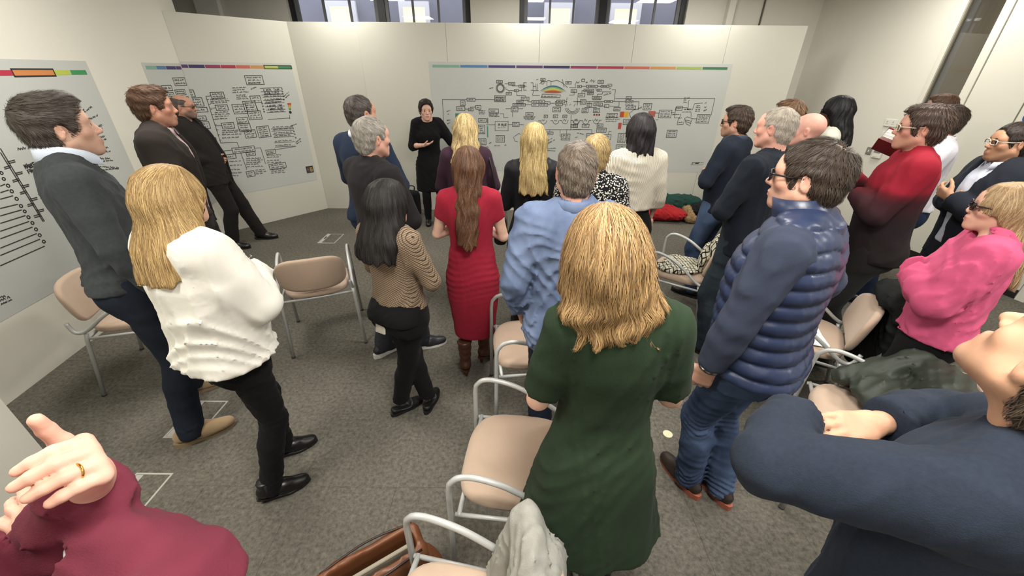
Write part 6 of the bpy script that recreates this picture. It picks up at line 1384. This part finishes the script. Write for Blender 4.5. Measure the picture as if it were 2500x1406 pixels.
floor_box(-2.02, 1.06, -1.82, 1.37, 'floor box nearest the maroon sweater')
tk = MB(); tk.tube([(0, 0, 0), (0, 0, .006)], .028, 20); o = tk.build('coaster', mat('cream_card', 'd9d3b0', rough=.7), None, False, loc=(.95, 1.66, 0)); tag(o, 'small cream disc lying on the carpet by the vest man\'s feet', 'disc')
# ------------------------------------------------------------------ things on the right wall
m_pl2 = mat('switch_plastic', 'dcdad0', rough=.35); m_lcd = mat('lcd_grey', '7d8078', rough=.3)
def on_wall(name, label, cat, u, z):
    t = empty(name); t.matrix_world = M_RIGHT @ Matrix.Translation((u, 0, z)); tag(t, label, cat); return t
t = on_wall('wall_socket', 'white double power socket, topmost fitting on the right wall', 'socket', 1.585, 1.40)
MB().box((-.073, -.012, -.043), (.073, 0, .043), bev=.004).build('face_plate', m_pl2, t, False)
for sx in (-1, 1):
    MB().box((sx * .035 - .008, -.018, .020), (sx * .035 + .008, -.012, .036)).build('rocker_switch', m_white, t, False)
    for lo, hi in (((-.002, -.0125, .002), (.002, -.0118, .012)), ((-.012, -.0125, -.014), (-.005, -.0118, -.010)), ((.005, -.0125, -.014), (.012, -.0118, -.010))): MB().box((sx * .035 + lo[0], lo[1], lo[2]), (sx * .035 + hi[0], hi[1], hi[2])).build('pin_hole', m_slot, t, False)
t = on_wall('light_switch', 'small white wall switch below the power socket', 'switch', 1.58, 1.26); MB().box((-.043, -.011, -.043), (.043, 0, .043), bev=.004).build('face_plate', m_pl2, t, False); MB().box((-.010, -.016, -.018), (.010, -.011, .018)).build('rocker_switch', m_white, t, False)
t = on_wall('control_plate', 'grey square control plate left of the thermostat', 'control', 1.470, 1.055); MB().box((-.035, -.010, -.043), (.035, 0, .043), bev=.004).build('face_plate', mat('plate_grey', '8d8c86', rough=.3, metal=.4), t, False); MB().box((-.006, -.015, -.012), (.006, -.010, .012)).build('toggle', m_white, t, False)
t = on_wall('thermostat', 'white thermostat with a grey display, lowest on the right wall', 'thermostat', 1.592, 1.045); MB().box((-.055, -.026, -.058), (.055, 0, .058), bev=.006).build('case', m_pl2, t, False); MB().box((-.040, -.0275, .005), (.040, -.026, .046)).build('display', m_lcd, t, False)
for i in range(3): MB().box((-.036 + .027 * i, -.029, -.038), (-.018 + .027 * i, -.026, -.024)).build('button', m_white, t, False)
t = on_wall('door_sign', 'round blue sign on the white door', 'sign', 2.800, 1.575)
MB().tube([(0, -.009, 0), (0, -.012, 0)], .050, 28).build('disc', mat('sign_blue', '2a4f8e', rough=.4), t, False)
for i, wd in enumerate((.028, .034, .026)): MB().box((-wd, -.0128, .014 - i * .018), (wd, -.012, .020 - i * .018)).build('text_line', mat('sign_white', 'e8ecf4', rough=.5), t, False)
# ------------------------------------------------------------------ notebook in the red sweater man's hands
nb = empty('notebook', (2.47, 2.70, 1.45), R(56)); nb.rotation_euler = (R(-20), R(25), R(215)); tag(nb, 'open red notebook with white pages held up by the dip dyed sweater man', 'notebook')
m_nr = mat('notebook_red', '7a1824', rough=.6); m_pg = mat('page_white', 'e4e4e0', rough=.85)
for sx in (-1, 1):
    c_ = MB().box((0, -.105, -.0015), (.145, .105, .0015)).build('cover', m_nr, nb, False, rot=(0, R(-62 if sx > 0 else -118), 0))
    for j in range(3): MB().box((.004, -.10, .003 + .002 * j), (.138, .10, .0042 + .002 * j)).build('page', m_pg, nb, False, rot=(0, R((-62 - 9 * (j + 1)) if sx > 0 else (-118 + 9 * (j + 1))), 0))
# ------------------------------------------------------------------ small worn things
for P in PEOPLE:
    r_ = P['root']; s = P['h'] / 1.75
    if P.get('watch'):
        d = P['watch']; M_ = MB(); M_.tube([(.034 * math.cos(a), .034 * math.sin(a), 0) for a in np.linspace(0, 5.9, 18)], .009, 8, closed=True)
        wp, wd = P['wrist'][d]; up = Vector(wd).to_track_quat('Z', 'Y').to_matrix().to_4x4()
        w_ = M_.build('watch', mat('watch_steel', '8c8a84', rough=.25, metal=.9), r_, True, mw=Matrix.Translation(wp) @ up)
        MB().tube([(d * .036, 0, 0), (d * .046, 0, 0)], .017, 16).build('watch_face', mat('watch_face', 'd9d9d4', rough=.2), w_, False)
    if P.get('ring_at'):
        rp_, rd_ = P['ring_at']; MB().tube([(.0108 * math.cos(a), .0108 * math.sin(a), 0) for a in np.linspace(0, 5.9, 18)], .0016, 6, closed=True).build('finger_ring', mat('gold', 'd8b45a', rough=.2, metal=1.0), r_, True, mw=Matrix.Translation(rp_) @ Vector(rd_).to_track_quat('Z', 'Y').to_matrix().to_4x4())
    if P.get('phone'): MB().box((-.034, -.006, -.03), (.034, .006, .05), bev=.004).build('phone', mat('phone_case', 'c9c4b4', rough=.4), r_, False, loc=(P['hip'][0] - .035, P['hip'][1] - .128, .845 * s), rot=(R(-12), 0, 0))
